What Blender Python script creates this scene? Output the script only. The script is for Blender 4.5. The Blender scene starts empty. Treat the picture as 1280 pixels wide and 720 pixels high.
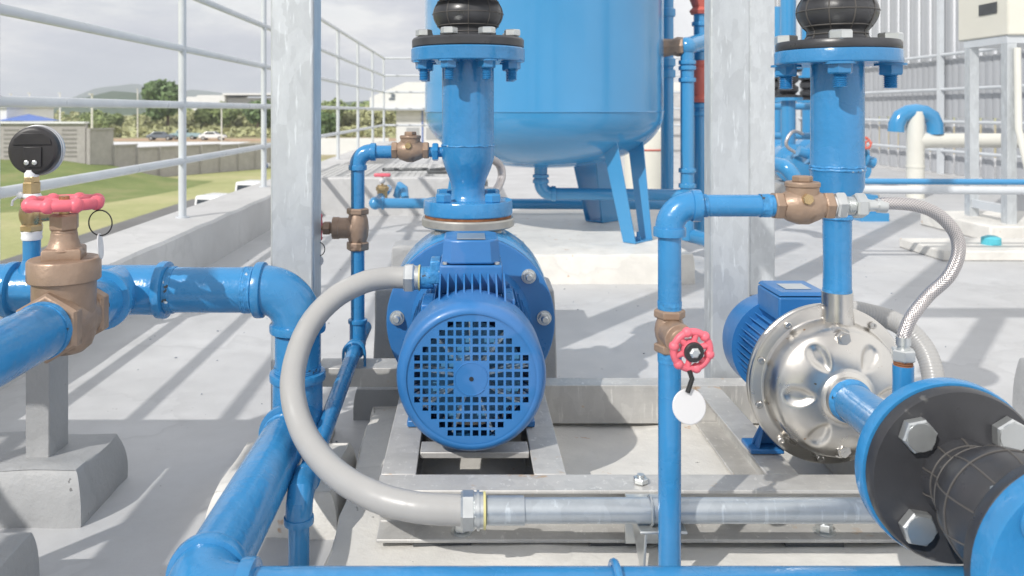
import bpy, bmesh, math, random
from mathutils import Vector, Matrix, noise
random.seed(7)
R = math.radians
PI = math.pi
C = bpy.context.scene.collection
H = 0.81            # eye height above the roof floor
F = 1024.0 / 1280   # focal length in picture widths
V = Vector

def P(px, py, d):
    return V(((px - 585) * d / 1024, d, H - (py - 138) * d / 1024))

# ------------------------------------------------------------------ materials
def nodes(name):
    m = bpy.data.materials.new(name); m.use_nodes = True
    nt = m.node_tree; b = nt.nodes['Principled BSDF']
    return m, nt, b

def link(nt, a, b): nt.links.new(a, b)

def tex_noise(nt, scale, detail=4, rough=.55, coord='Object', vec=None, stretch=None):
    tc = nt.nodes.new('ShaderNodeTexCoord')
    n = nt.nodes.new('ShaderNodeTexNoise'); n.inputs['Scale'].default_value = scale
    n.inputs['Detail'].default_value = detail; n.inputs['Roughness'].default_value = rough
    if stretch:
        mp = nt.nodes.new('ShaderNodeMapping'); mp.inputs['Scale'].default_value = stretch
        link(nt, tc.outputs[coord], mp.inputs['Vector']); link(nt, mp.outputs[0], n.inputs['Vector'])
    else:
        link(nt, tc.outputs[coord], n.inputs['Vector'])
    return n

def ramp(nt, fac, stops):
    r = nt.nodes.new('ShaderNodeValToRGB')
    while len(r.color_ramp.elements) < len(stops): r.color_ramp.elements.new(.5)
    for e, (p, c) in zip(r.color_ramp.elements, stops):
        e.position = p; e.color = (*c, 1) if len(c) == 3 else c
    link(nt, fac, r.inputs[0]); return r

def mixc(nt, fac, a, b, mode='MIX'):
    m = nt.nodes.new('ShaderNodeMix'); m.data_type = 'RGBA'; m.blend_type = mode
    for s, v in ((0, fac), (6, a), (7, b)):
        if isinstance(v, (int, float)): m.inputs[s].default_value = v
        elif isinstance(v, tuple): m.inputs[s].default_value = (*v, 1)
        else: link(nt, v, m.inputs[s])
    return m.outputs[2]

def bump(nt, b, h, strength, dist=.002):
    bp = nt.nodes.new('ShaderNodeBump'); bp.inputs['Strength'].default_value = strength
    bp.inputs['Distance'].default_value = dist
    link(nt, h, bp.inputs['Height'])
    prev = b.inputs['Normal'].links
    if prev: link(nt, prev[0].from_socket, bp.inputs['Normal'])
    link(nt, bp.outputs[0], b.inputs['Normal'])

def mat(name, col, rough=.5, metal=0., var=.12, vscale=6, bs=0, bstr=.3, bdist=.001, coat=0, rvar=.12, chips=None, chip_pos=.72, stretch=None, spots=None):
    m, nt, b = nodes(name)
    n = tex_noise(nt, vscale, 6, .6, stretch=stretch)
    dk = tuple(max(0, c * (1 - var)) for c in col); lt = tuple(min(1, c * (1 + var)) for c in col)
    cr = ramp(nt, n.outputs['Fac'], [(.32, dk), (.68, lt)])
    out = cr.outputs[0]
    if chips:
        n2 = tex_noise(nt, 38, 5, .65)
        r2 = ramp(nt, n2.outputs['Fac'], [(chip_pos, (0, 0, 0)), (chip_pos + .02, (1, 1, 1))])
        out = mixc(nt, r2.outputs[0], out, chips)
    if spots:
        n3 = tex_noise(nt, spots[1], 3, .5)
        r3 = ramp(nt, n3.outputs['Fac'], [(spots[2], (0, 0, 0)), (spots[2] + .03, (1, 1, 1))])
        out = mixc(nt, r3.outputs[0], out, spots[0])
    link(nt, out, b.inputs['Base Color'])
    rr = nt.nodes.new('ShaderNodeMapRange'); rr.inputs['From Min'].default_value = .3; rr.inputs['From Max'].default_value = .7
    rr.inputs['To Min'].default_value = max(.03, rough - rvar); rr.inputs['To Max'].default_value = min(1, rough + rvar)
    nr = tex_noise(nt, vscale * 3.1, 4); link(nt, nr.outputs['Fac'], rr.inputs['Value']); link(nt, rr.outputs[0], b.inputs['Roughness'])
    b.inputs['Metallic'].default_value = metal
    b.inputs['Coat Weight'].default_value = coat; b.inputs['Coat Roughness'].default_value = .12
    if bs:
        nb = tex_noise(nt, bs, 3, .5); bump(nt, b, nb.outputs['Fac'], bstr, bdist)
    return m

M = {}
M['blue'] = mat('blue_pipe_paint', (.036, .222, .475), .24, 0, .14, 3.2, bs=34, bstr=.5, bdist=.005, coat=.25, rvar=.13, chips=(.34, .44, .54), chip_pos=.755)
M['blue_deep'] = mat('blue_motor_paint', (.028, .158, .405), .36, 0, .12, 5, bs=120, bstr=.3, bdist=.0008, coat=.1, chips=(.3, .4, .52), chip_pos=.745, spots=((.05, .18, .44), 6, .58))
M['blue_far'] = mat('blue_tank_paint', (.05, .26, .51), .2, 0, .06, 1.2, bs=5, bstr=.12, bdist=.006, coat=.5, rvar=.06)
M['blue_tape'] = mat('blue_wrapped_paint', (.045, .235, .49), .4, 0, .25, 60, bs=90, bstr=.9, bdist=.004, chips=(.05, .055, .06), chip_pos=.63, spots=((.42, .5, .56), 70, .66))
M['bronze'] = mat('cast_bronze', (.345, .245, .18), .45, .38, .18, 12, bs=130, bstr=.6, bdist=.0012, spots=((.2, .14, .1), 14, .62))
M['brass'] = mat('machined_brass', (.50, .37, .2), .34, .75, .15, 20, bs=90, bstr=.15, bdist=.0005)
M['rubber'] = mat('black_rubber', (.043, .044, .049), .36, 0, .25, 9, bs=70, bstr=.3, bdist=.0008, spots=((.1, .1, .1), 30, .70))
M['rib'] = mat('worn_rubber_rib', (.085, .08, .076), .5)
M['grit'] = mat('dark_blue_paint_flakes', (.12, .16, .22), .7, 0, .6, 30)
M['vent'] = mat('dark_vent_concrete', (.24, .23, .22), .8)
M['pink'] = mat('pink_red_handwheel_enamel', (.72, .14, .185), .45, 0, .14, 14, bs=90, bstr=.4, bdist=.0012, chips=(.30, .08, .09), chip_pos=.72)
M['red'] = mat('faded_red_valve_paint', (.55, .13, .1), .5, 0, .12, 6)
M['black'] = mat('black_plastic', (.028, .026, .028), .38, 0, .1, 9, bs=300, bstr=.2, bdist=.0003)
M['chrome'] = mat('gauge_steel', (.55, .55, .56), .38, .9, .05, 9)
M['zinc'] = mat('zinc_plated_steel', (.60, .62, .62), .34, .8, .08, 14, bs=40, bstr=.05, bdist=.0004, rvar=.06)
M['whiteplastic'] = mat('white_plastic', (.60, .60, .61), .35, 0, .03, 9)
M['tape'] = mat('thread_tape', (.8, .8, .82), .6, 0, .06, 40, bs=120, bstr=.5, bdist=.001)
M['cable'] = mat('black_cord', (.02, .02, .02), .5)
M['conduit'] = mat('grey_pvc_conduit', (.385, .38, .37), .36, 0, .05, 7, bs=40, bstr=.12, bdist=.001, coat=.05)
M['white_rail'] = mat('white_rail_paint', (.56, .59, .62), .38, 0, .07, 4, bs=50, bstr=.15, bdist=.001)
M['white_wall'] = mat('white_painted_metal', (.72, .73, .74), .5, 0, .04, 1)
M['cream'] = mat('cream_panel', (.70, .68, .60), .5, 0, .04, 2)
M['cream_pipe'] = mat('cream_pvc_pipe', (.70, .69, .63), .4, 0, .05, 3)
M['dark'] = mat('dark_interior', (.015, .018, .025), .6)
M['dark_steel'] = mat('dark_edge_steel', (.09, .095, .1), .55, .3)
M['dark_blue'] = mat('pale_blue_casting', (.06, .22, .42), .5)
M['fan'] = mat('pale_fan_metal', (.45, .55, .62), .3, .6, .1)
M['gasket'] = mat('rusty_gasket', (.22, .09, .04), .8, 0, .4, 40)
M['steel_flange'] = mat('grey_flange_steel', (.42, .41, .38), .45, .5, .1, 20, spots=((.3, .2, .12), 40, .68))
M['teal'] = mat('teal_cap_plastic', (.1, .5, .6), .4)
M['yellow'] = mat('yellow_ring', (.6, .55, .25), .5)

def m_concrete(name, col, bstr=.5, specks=True, rust=False):
    m, nt, b = nodes(name)
    n = tex_noise(nt, 2.3, 7, .6); n2 = tex_noise(nt, 13, 6, .65)
    a = ramp(nt, n.outputs['Fac'], [(.3, tuple(c * .88 for c in col)), (.7, tuple(min(1, c * 1.1) for c in col))])
    bb = ramp(nt, n2.outputs['Fac'], [(.3, (.82, .82, .82)), (.6, (1, 1, 1))])
    out = mixc(nt, .5, a.outputs[0], bb.outputs[0], 'MULTIPLY')
    if specks:
        n3 = tex_noise(nt, 55, 3, .5); s = ramp(nt, n3.outputs['Fac'], [(.74, (0, 0, 0)), (.76, (1, 1, 1))])
        out = mixc(nt, s.outputs[0], out, tuple(c * .45 for c in col))
        n4 = tex_noise(nt, 17, 2, .5); s4 = ramp(nt, n4.outputs['Fac'], [(.765, (0, 0, 0)), (.775, (1, 1, 1))])
        out = mixc(nt, s4.outputs[0], out, (.2, .25, .33))
    n5 = tex_noise(nt, 1.7, 5, .5); s5 = ramp(nt, n5.outputs['Fac'], [(.47, (0, 0, 0)), (.492, (1, 1, 1)), (.5, (1, 1, 1)), (.503, (0, 0, 0))])
    fm = nt.nodes.new('ShaderNodeMath'); fm.operation = 'MULTIPLY'; fm.inputs[1].default_value = .28; link(nt, s5.outputs[0], fm.inputs[0])
    out = mixc(nt, fm.outputs[0], out, tuple(c * .72 for c in col))
    if rust:
        n6 = tex_noise(nt, 21, 3, .5); s6 = ramp(nt, n6.outputs['Fac'], [(.70, (0, 0, 0)), (.735, (.8, .8, .8))])
        out = mixc(nt, s6.outputs[0], out, (.52, .30, .15))
        n7 = tex_noise(nt, 5, 8, .75); s7 = ramp(nt, n7.outputs['Fac'], [(.55, (0, 0, 0)), (.75, (.6, .6, .6))])
        out = mixc(nt, s7.outputs[0], out, tuple(c * .7 for c in col))
    link(nt, out, b.inputs['Base Color'])
    rf = ramp(nt, n2.outputs['Fac'], [(.3, (.38,) * 3), (.7, (.62,) * 3)]); link(nt, rf.outputs[0], b.inputs['Roughness'])
    nb = tex_noise(nt, 9, 8, .7); bump(nt, b, nb.outputs['Fac'], bstr, .006)
    nb2 = tex_noise(nt, 120, 3, .6); bump(nt, b, nb2.outputs['Fac'], bstr * .5, .0015)
    return m
M['floor'] = m_concrete('grey_floor_paint', (.515, .518, .525), .22)
M['pad'] = m_concrete('pale_concrete_pad', (.74, .72, .675), .7, True, True)
M['block'] = m_concrete('grey_painted_block', (.38, .385, .39), .9)
M['curb'] = m_concrete('grey_parapet_plaster', (.56, .555, .55), .5)
M['fwall'] = m_concrete('grey_precast_concrete', (.40, .38, .37), .4, False)

def m_galv(name, col=(.60, .63, .65), scale=48, metal=.45, rust=False, rough=.42):
    m, nt, b = nodes(name)
    tc = nt.nodes.new('ShaderNodeTexCoord')
    vo = nt.nodes.new('ShaderNodeTexVoronoi'); vo.inputs['Scale'].default_value = scale
    nz = tex_noise(nt, 7, 4, .6)
    mp = nt.nodes.new('ShaderNodeMapping'); mp.inputs['Scale'].default_value = (1, 1, .45); mp.inputs['Rotation'].default_value = (.2, .6, .1)
    link(nt, tc.outputs['Object'], mp.inputs[0])
    dist = mixc(nt, .05, mp.outputs[0], nz.outputs['Color'], 'ADD'); link(nt, dist, vo.inputs['Vector'])
    bw = nt.nodes.new('ShaderNodeRGBToBW'); link(nt, vo.outputs['Color'], bw.inputs[0])
    a = ramp(nt, bw.outputs[0], [(.2, tuple(c * .94 for c in col)), (.75, tuple(min(1, c * 1.04) for c in col))])
    n2 = tex_noise(nt, 11, 7, .75, stretch=(1.6, 1.6, .8)); b2 = ramp(nt, n2.outputs['Fac'], [(.35, (.88, .88, .89)), (.66, (1, 1, 1))])
    out = mixc(nt, 1., a.outputs[0], b2.outputs[0], 'MULTIPLY')
    # scratches
    tc3 = nt.nodes.new('ShaderNodeTexCoord'); m3 = nt.nodes.new('ShaderNodeMapping'); m3.inputs['Rotation'].default_value = (0, .55, 0); m3.inputs['Scale'].default_value = (95, 60, 11)
    n3 = nt.nodes.new('ShaderNodeTexNoise'); n3.inputs['Scale'].default_value = 1; n3.inputs['Detail'].default_value = 4; n3.inputs['Roughness'].default_value = .6
    link(nt, tc3.outputs['Object'], m3.inputs[0]); link(nt, m3.outputs[0], n3.inputs['Vector']); s = ramp(nt, n3.outputs['Fac'], [(.60, (0, 0, 0)), (.68, (.8, .8, .8))])
    out = mixc(nt, s.outputs[0], out, tuple(min(1, c * 1.25) for c in col))
    if rust:
        n4 = tex_noise(nt, 16, 4, .6); s4 = ramp(nt, n4.outputs['Fac'], [(.65, (0, 0, 0)), (.72, (.8, .8, .8))])
        out = mixc(nt, s4.outputs[0], out, (.52, .34, .19))
        n8 = tex_noise(nt, 4, 8, .75, stretch=(.6, 3, 3)); s8 = ramp(nt, n8.outputs['Fac'], [(.45, (0, 0, 0)), (.7, (.7, .7, .7))]); out = mixc(nt, s8.outputs[0], out, tuple(c * .72 for c in col))
    link(nt, out, b.inputs['Base Color'])
    rr = ramp(nt, bw.outputs[0], [(.1, (rough - .02,) * 3), (.9, (rough + .04,) * 3)]); link(nt, rr.outputs[0], b.inputs['Roughness'])
    b.inputs['Metallic'].default_value = metal
    nb = tex_noise(nt, 50, 4, .6); bump(nt, b, nb.outputs['Fac'], .2, .001)
    return m
M['galv'] = m_galv('galvanised_steel')
M['galv_rail'] = m_galv('weathered_galvanised_channel', (.58, .57, .545), 45, .3, True, .48)
M['galv_pipe'] = m_galv('galvanised_conduit_pipe', (.50, .54, .57), 40, .6, False, .34)

def m_stainless():
    m, nt, b = nodes('brushed_stainless_steel')
    n = tex_noise(nt, 5, 5, .6)
    a = ramp(nt, n.outputs['Fac'], [(.3, (.60, .575, .54)), (.7, (.72, .70, .66))])
    n4 = tex_noise(nt, 62, 2, .5); s4 = ramp(nt, n4.outputs['Fac'], [(.73, (0, 0, 0)), (.75, (1, 1, 1))])
    out = mixc(nt, s4.outputs[0], a.outputs[0], (.38, .24, .14))
    link(nt, out, b.inputs['Base Color']); b.inputs['Metallic'].default_value = 1
    r = tex_noise(nt, 22, 4); rr = ramp(nt, r.outputs['Fac'], [(.3, (.24,) * 3), (.7, (.38,) * 3)]); link(nt, rr.outputs[0], b.inputs['Roughness'])
    nb = tex_noise(nt, 8, 3, .5); bump(nt, b, nb.outputs['Fac'], .15, .002)
    return m
M['stainless'] = m_stainless()

def m_braid():
    m, nt, b = nodes('braided_stainless_hose')
    tc = nt.nodes.new('ShaderNodeTexCoord'); sep = nt.nodes.new('ShaderNodeSeparateXYZ'); link(nt, tc.outputs['UV'], sep.inputs[0])
    outs = []
    for sg in (1, -1):
        ml = nt.nodes.new('ShaderNodeMath'); ml.operation = 'MULTIPLY'; ml.inputs[1].default_value = 1500.; link(nt, sep.outputs[0], ml.inputs[0])
        mv = nt.nodes.new('ShaderNodeMath'); mv.operation = 'MULTIPLY'; mv.inputs[1].default_value = sg * 2 * PI * 14; link(nt, sep.outputs[1], mv.inputs[0])
        ad = nt.nodes.new('ShaderNodeMath'); ad.operation = 'ADD'; link(nt, ml.outputs[0], ad.inputs[0]); link(nt, mv.outputs[0], ad.inputs[1])
        sn = nt.nodes.new('ShaderNodeMath'); sn.operation = 'SINE'; link(nt, ad.outputs[0], sn.inputs[0]); outs.append(sn)
    mx = nt.nodes.new('ShaderNodeMath'); mx.operation = 'MAXIMUM'; link(nt, outs[0].outputs[0], mx.inputs[0]); link(nt, outs[1].outputs[0], mx.inputs[1])
    cr = ramp(nt, mx.outputs[0], [(0., (.36, .34, .34)), (.8, (.70, .66, .65))])
    link(nt, cr.outputs[0], b.inputs['Base Color']); b.inputs['Metallic'].default_value = .85; b.inputs['Roughness'].default_value = .33
    bump(nt, b, mx.outputs[0], .55, .0006)
    return m
M['braid'] = m_braid()

def m_grass(name, cols, scale=.12):
    m, nt, b = nodes(name)
    n = tex_noise(nt, scale, 8, .65); a = ramp(nt, n.outputs['Fac'], [(.3, cols[0]), (.5, cols[1]), (.68, cols[2])])
    n2 = tex_noise(nt, scale * 30, 4, .7); b2 = ramp(nt, n2.outputs['Fac'], [(.3, (.78, .78, .78)), (.65, (1, 1, 1))])
    out = mixc(nt, .8, a.outputs[0], b2.outputs[0], 'MULTIPLY')
    link(nt, out, b.inputs['Base Color']); b.inputs['Roughness'].default_value = .9
    bump(nt, b, n2.outputs['Fac'], .6, .08)
    return m
M['grass'] = m_grass('mown_grass', ((.29, .32, .12), (.39, .40, .18), (.50, .46, .25)))
M['bank'] = m_grass('bank_grass', ((.14, .19, .055), (.20, .25, .08), (.30, .29, .13)), .3)
M['field'] = m_grass('dry_field', ((.28, .28, .13), (.37, .32, .19), (.48, .38, .27)), .05)
M['hillgreen'] = m_grass('wooded_hill', ((.03, .06, .03), (.05, .085, .035), (.07, .1, .05)), .01)
M['asphalt'] = mat('asphalt', (.16, .16, .16), .9, 0, .15, .4)
M['soil'] = mat('bare_soil', (.45, .30, .2), .9, 0, .2, .3)
def m_leaf(name, c):
    m, nt, b = nodes(name)
    n = tex_noise(nt, .9, 3, .6); a = ramp(nt, n.outputs['Fac'], [(.35, tuple(x * .65 for x in c)), (.65, tuple(x * 1.35 for x in c))])
    link(nt, a.outputs[0], b.inputs['Base Color']); b.inputs['Roughness'].default_value = .7
    return m
LEAF = [m_leaf('leaf_dark', (.13, .20, .08)), m_leaf('leaf_mid', (.24, .30, .12)), m_leaf('leaf_olive', (.36, .37, .19))]
M['bark'] = mat('bark', (.12, .09, .06), .9)
M['glass'] = mat('window_glass', (.04, .05, .06), .08, 0, .05)
M['tyre'] = mat('tyre', (.03, .03, .03), .8)
M['car_white'] = mat('car_white', (.78, .79, .8), .25, 0, .02, coat=.5)
M['car_grey'] = mat('car_grey', (.15, .18, .22), .3, .2, .02, coat=.5)
M['car_teal'] = mat('car_teal', (.28, .42, .46), .3, 0, .02, coat=.5)
M['blue_cloth'] = mat('blue_canopy', (.12, .2, .5), .7)
M['roofsheet'] = mat('ribbed_roof_sheet', (.52, .52, .51), .5, .1, .08, 2)
M['louvre'] = mat('grey_louvre_sheet', (.40, .415, .44), .5, 0, .05, 1)

# ------------------------------------------------------------------ mesh builder
def frame_for(d):
    d = d.normalized(); a = V((0, 0, 1)) if abs(d.z) < .9 else V((0, 1, 0))
    u = d.cross(a).normalized(); v = u.cross(d).normalized()   # u,v perpendicular
    return u, v

def catmull(pts, n=10):
    out = []; Q = [pts[0] * 2 - pts[1]] + list(pts) + [pts[-1] * 2 - pts[-2]]
    for i in range(1, len(Q) - 2):
        p0, p1, p2, p3 = Q[i - 1:i + 3]
        for k in range(n):
            t = k / n
            out.append(.5 * ((2 * p1) + (p2 - p0) * t + (2 * p0 - 5 * p1 + 4 * p2 - p3) * t * t + (3 * p1 - p0 - 3 * p2 + p3) * t ** 3))
    out.append(V(pts[-1])); return out

class MB:
    def __init__(s): s.bm = bmesh.new(); s.uv = s.bm.loops.layers.uv.new('UVMap')
    def box(s, a, b, top=1.0):
        x0, y0, z0 = a; x1, y1, z1 = b; cx, cy = (x0 + x1) / 2, (y0 + y1) / 2
        vs = []
        for z, k in ((z0, 1), (z1, top)):
            for x, y in ((x0, y0), (x1, y0), (x1, y1), (x0, y1)):
                vs.append(s.bm.verts.new((cx + (x - cx) * k, cy + (y - cy) * k, z)))
        for f in ((3, 2, 1, 0), (4, 5, 6, 7), (0, 1, 5, 4), (1, 2, 6, 5), (2, 3, 7, 6), (3, 0, 4, 7)):
            s.bm.faces.new([vs[i] for i in f])
        return s
    def rings(s, rs, closed_ends=True, us=None):
        n = len(rs[0]); vr = [[s.bm.verts.new(p) for p in r] for r in rs]
        for i in range(len(vr) - 1):
            for j in range(n):
                k = (j + 1) % n
                f = s.bm.faces.new((vr[i][j], vr[i][k], vr[i + 1][k], vr[i + 1][j])); f.smooth = True
                if us:
                    for lp, (u, vv) in zip(f.loops, ((us[i], j / n), (us[i], (j + 1) / n), (us[i + 1], (j + 1) / n), (us[i + 1], j / n))): lp[s.uv].uv = (u, vv)
        if closed_ends:
            s.bm.faces.new(list(reversed(vr[0]))); s.bm.faces.new(vr[-1])
        return s
    def lathe(s, o, d, prof, n=32, rot=0, fn=None, ends=True):
        """prof: list of (t along d, radius)"""
        o = V(o); d = V(d).normalized(); u, v = frame_for(d)
        rs = []
        for t, r in prof:
            ring = []
            for j in range(n):
                a = 2 * PI * j / n + rot
                tt = t + (fn(r, a) if fn else 0)
                ring.append(o + d * tt + (u * math.cos(a) + v * math.sin(a)) * max(r, 1e-5))
            rs.append(ring)
        return s.rings(rs, ends)
    def cyl(s, a, b, r, r2=None, n=24):
        a, b = V(a), V(b); L = (b - a).length
        return s.lathe(a, b - a, [(0, r), (L, r if r2 is None else r2)], n)
    def hexa(s, a, b, r, rot=0):       # hexagon prism with slightly chamfered ends
        a, b = V(a), V(b); L = (b - a).length; c = min(.12 * r, L * .2)
        return s.lathe(a, b - a, [(0, r * .9), (c, r), (L - c, r), (L, r * .9)], 6, rot)
    def tube(s, pts, r, n=16, rf=None, ends=True):
        pts = [V(p) for p in pts]; rs = []; us = []; L = 0
        t0 = (pts[1] - pts[0]).normalized(); u, v = frame_for(t0)
        for i, p in enumerate(pts):
            t = (pts[min(i + 1, len(pts) - 1)] - pts[max(i - 1, 0)]).normalized()
            u = (u - t * u.dot(t)).normalized(); v = t.cross(u)
            if i: L += (p - pts[i - 1]).length
            rr = rf(L, r) if rf else r
            rs.append([p + (u * math.cos(2 * PI * j / n) + v * math.sin(2 * PI * j / n)) * rr for j in range(n)]); us.append(L)
        return s.rings(rs, ends, us)
    def arc_tube(s, c, a, b, R_, r, n=24, k=12, a0=0, a1=PI / 2):
        """c centre of bend, a,b orthonormal, sweeps from a to b"""
        c, a, b = V(c), V(a).normalized(), V(b).normalized()
        return s.tube([c + (a * math.cos(a0 + (a1 - a0) * i / k) + b * math.sin(a0 + (a1 - a0) * i / k)) * R_ for i in range(k + 1)], r, n)
    def torus(s, c, d, R_, r, n=32, m=8, a0=0, a1=2 * PI):
        c = V(c); u, v = frame_for(V(d))
        k = n if a1 - a0 > 6.28 else n
        pts = [c + (u * math.cos(a0 + (a1 - a0) * i / k) + v * math.sin(a0 + (a1 - a0) * i / k)) * R_ for i in range(k + 1)]
        return s.tube(pts, r, m)
    def sphere(s, c, r, sc=(1, 1, 1), n=16):
        mt = Matrix.Translation(V(c)) @ Matrix.Diagonal((*[r * x for x in sc], 1))
        g = bmesh.ops.create_uvsphere(s.bm, u_segments=n, v_segments=max(6, n // 2), radius=1, matrix=mt)
        for v in g['verts']:
            for f in v.link_faces: f.smooth = True
        return s
    def quad(s, *pts): s.bm.faces.new([s.bm.verts.new(p) for p in pts]); return s
    def prism(s, poly, d):            # poly: 3d points, extruded by d
        a = [s.bm.verts.new(V(p)) for p in poly]; b = [s.bm.verts.new(V(p) + V(d)) for p in poly]; n = len(a)
        s.bm.faces.new(list(reversed(a))); s.bm.faces.new(b)
        for i in range(n): s.bm.faces.new((a[i], a[(i + 1) % n], b[(i + 1) % n], b[i]))
        return s
    def build(s, name, m, parent=None, bevel=0, seg=2, smooth=32, ob=None):
        bm = s.bm
        bmesh.ops.recalc_face_normals(bm, faces=bm.faces)
        if parent is not None:
            o = V((0, 0, 0)); q = parent
            while q: o += q.location; q = q.parent
            loc = V((0, 0, 0))
        else:
            xs = [v.co for v in bm.verts]
            o = V(((min(v.x for v in xs) + max(v.x for v in xs)) / 2, (min(v.y for v in xs) + max(v.y for v in xs)) / 2, min(v.z for v in xs))); loc = o
        bmesh.ops.translate(bm, verts=bm.verts, vec=-o)
        me = bpy.data.meshes.new(name); bm.to_mesh(me); bm.free()
        for p in me.polygons: p.use_smooth = True
        me.set_sharp_from_angle(angle=R(smooth))
        me.materials.append(M[m] if isinstance(m, str) else m)
        ob = bpy.data.objects.new(name, me); C.objects.link(ob); ob.location = loc
        if parent is not None: ob.parent = parent
        if bevel:
            bv = ob.modifiers.new('bevel', 'BEVEL'); bv.width = bevel; bv.segments = seg; bv.limit_method = 'ANGLE'; bv.angle_limit = R(50)
            bv.harden_normals = False
        return ob

def tag(o, label=None, cat=None, group=None, kind=None):
    if label and len(label.split()) > 16: print('LONG', len(label.split()), label)
    if label: o['label'] = label
    if cat: o['category'] = cat
    if group: o['group'] = group
    if kind: o['kind'] = kind
    return o
def thing(name, loc, label, cat, group=None):
    o = bpy.data.objects.new(name, None); C.objects.link(o); o.location = V(loc); o.empty_display_size = .05
    return tag(o, label, cat, group)
def dup(o, parent=None):
    c = o.copy(); C.objects.link(c)
    if parent is not None: c.parent = parent
    for ch in list(o.children): dup(ch, c)
    return c

X, Y, Z = V((1, 0, 0)), V((0, 1, 0)), V((0, 0, 1))

# ================================================================== SETTING
b = MB()
N = 60
b.box((-1.35, -1.2, -.3), (9.0, 17.0, 0)); tag(b.build('roof_floor', 'floor'), kind='structure')

# parapet curbs (walls)
b = MB(); ys = [-1.2 + 16.6 * i / 160 for i in range(161)]
prev = None
for y in ys:
    jx = .006 * noise.noise(V((y * 3, 0, 0))); jz = .005 * noise.noise(V((y * 4, 5, 0)))
    pr = [V((-1.35 + jx * .5, y, -.3)), V((-1.35 + jx, y, .215 + jz)), V((-1.362 + jx, y, .228 + jz)), V((-1.667, y, .232)), V((-1.68, y, .222)), V((-1.68, y, -4.2))]
    row = [b.bm.verts.new(p) for p in pr]
    if prev:
        for i in range(5): b.bm.faces.new((prev[i], prev[i + 1], row[i + 1], row[i]))
    prev = row
tag(b.build('parapet', 'curb'), 'low grey plastered parapet curb along the left roof edge, under the railing', 'parapet')
b = MB(); b.box((-1.349, 6.3, -.1), (.12, 6.45, .29)); tag(b.build('low_wall', 'curb', bevel=.008), 'low grey upstand wall crossing the roof behind the small brass drain valve', 'wall')
sk = thing('roof_hatch', (-.5, 7.4, 0), 'flat ribbed grey roof hatch sheet with dark edge behind the low wall', 'roof hatch')
b = MB(); b.box((-1.34, 6.5, .215), (.14, 6.56, .262)); b.build('edge_strip', 'dark_steel', sk)
b = MB()
x = -1.34
while x < .12:
    b.box((x, 6.565, .2), (x + .035, 8.4, .262)); b.box((x + .035, 6.565, .2), (x + .05, 8.4, .258)); x += .05
b.build('ribbed_sheet', 'roofsheet', sk)
b = MB(); b.tube([V(p) for p in ((-.75, 7.2, .29), (-.35, 7.1, .3), (-.33, 6.9, .29), (-.3, 6.75, .3), (-.05, 6.75, .3))], .014, 8)
b.tube([V(p) for p in ((-.33, 7.15, .29), (-.1, 7.3, .3), (.1, 7.3, .3))], .014, 8)
tag(b.build('bent_bar', 'dark_steel'), 'thin dark bent rods lying on the ribbed roof hatch', 'rod')

# ground outside
b = MB(); b.box((-3500, 18, -4.6), (3500, 4200, -4.2)); b.box((-3500, -300, -4.6), (-1.7, 18, -4.2)); tag(b.build('ground', 'grass'), kind='structure')
b = MB(); b.box((-400, 84, -4.196), (300, 340, -4.17)); tag(b.build('dry_field', 'field'), kind='structure')
b = MB(); b.box((-75, 96, -4.166), (-34, 128, -4.1)); tag(b.build('white_pavement', 'white_wall'), kind='structure')
b = MB(); b.box((-90, 133, -4.166), (60, 143, -4.14)); tag(b.build('dirt_road', 'soil'), kind='structure')
b = MB(); b.box((-15.5, 26, -4.196), (-6.5, 46, -4.17)); tag(b.build('parking_road', 'asphalt'), kind='structure')
# grass bank
b = MB(); nx, ny = 60, 24; gv = []
for j in range(ny + 1):
    row = []
    for i in range(nx + 1):
        x = -60 + 42 * i / nx; y = 36 + 22 * j / ny
        ex = 1 / (1 + math.exp((x + 24) * .55)); ey = min(1, max(0, (y - 38) / 17)) ** 1.1
        row.append(b.bm.verts.new((x, y, -4.25 + 1.75 * ex * ey + .12 * noise.noise(V((x * .3, y * .3, 0))) * ex)))
    gv.append(row)
for j in range(ny):
    for i in range(nx): b.bm.faces.new((gv[j][i], gv[j][i + 1], gv[j + 1][i + 1], gv[j + 1][i]))
tag(b.build('grass_bank', 'bank', smooth=80), kind='structure')

# hills
def hills(name, y0, pts, seed, depth, rough):
    b = MB(); rows = []; n = 140
    x0, x1 = pts[0][0], pts[-1][0]
    for j in range(9):
        t = j / 8; row = []
        for i in range(n + 1):
            x = x0 + (x1 - x0) * i / n
            for k in range(len(pts) - 1):
                if pts[k][0] <= x <= pts[k + 1][0]:
                    f = (x - pts[k][0]) / (pts[k + 1][0] - pts[k][0]); f = f * f * (3 - 2 * f); h = pts[k][1] * (1 - f) + pts[k + 1][1] * f
            h += rough * noise.fractal(V((x / 60, seed, t)), 1, 2, 5)
            row.append(b.bm.verts.new((x, y0 + depth * t, -4.3 + (h + 4) * math.sin(PI * min(1, t * 1.15)) ** .8)))
        rows.append(row)
    for j in range(8):
        for i in range(n): b.bm.faces.new((rows[j][i], rows[j][i + 1], rows[j + 1][i + 1], rows[j + 1][i]))
    tag(b.build(name, 'hillgreen', smooth=80), kind='structure')
hills('hill', 850, [(-1400, 8), (-560, 8), (-430, 15), (-395, 23), (-340, 17), (-270, 3), (-200, 6), (-100, 14), (0, 16), (200, 14), (700, 10)], 1, 160, 2)
hills('mountain', 2600, [(-3300, 10), (-1600, 14), (-1360, 40), (-1240, 85), (-1130, 92), (-1050, 62), (-930, 74), (-850, 62), (-700, 15), (0, 20), (2500, 10)], 4, 500, 4)

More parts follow.
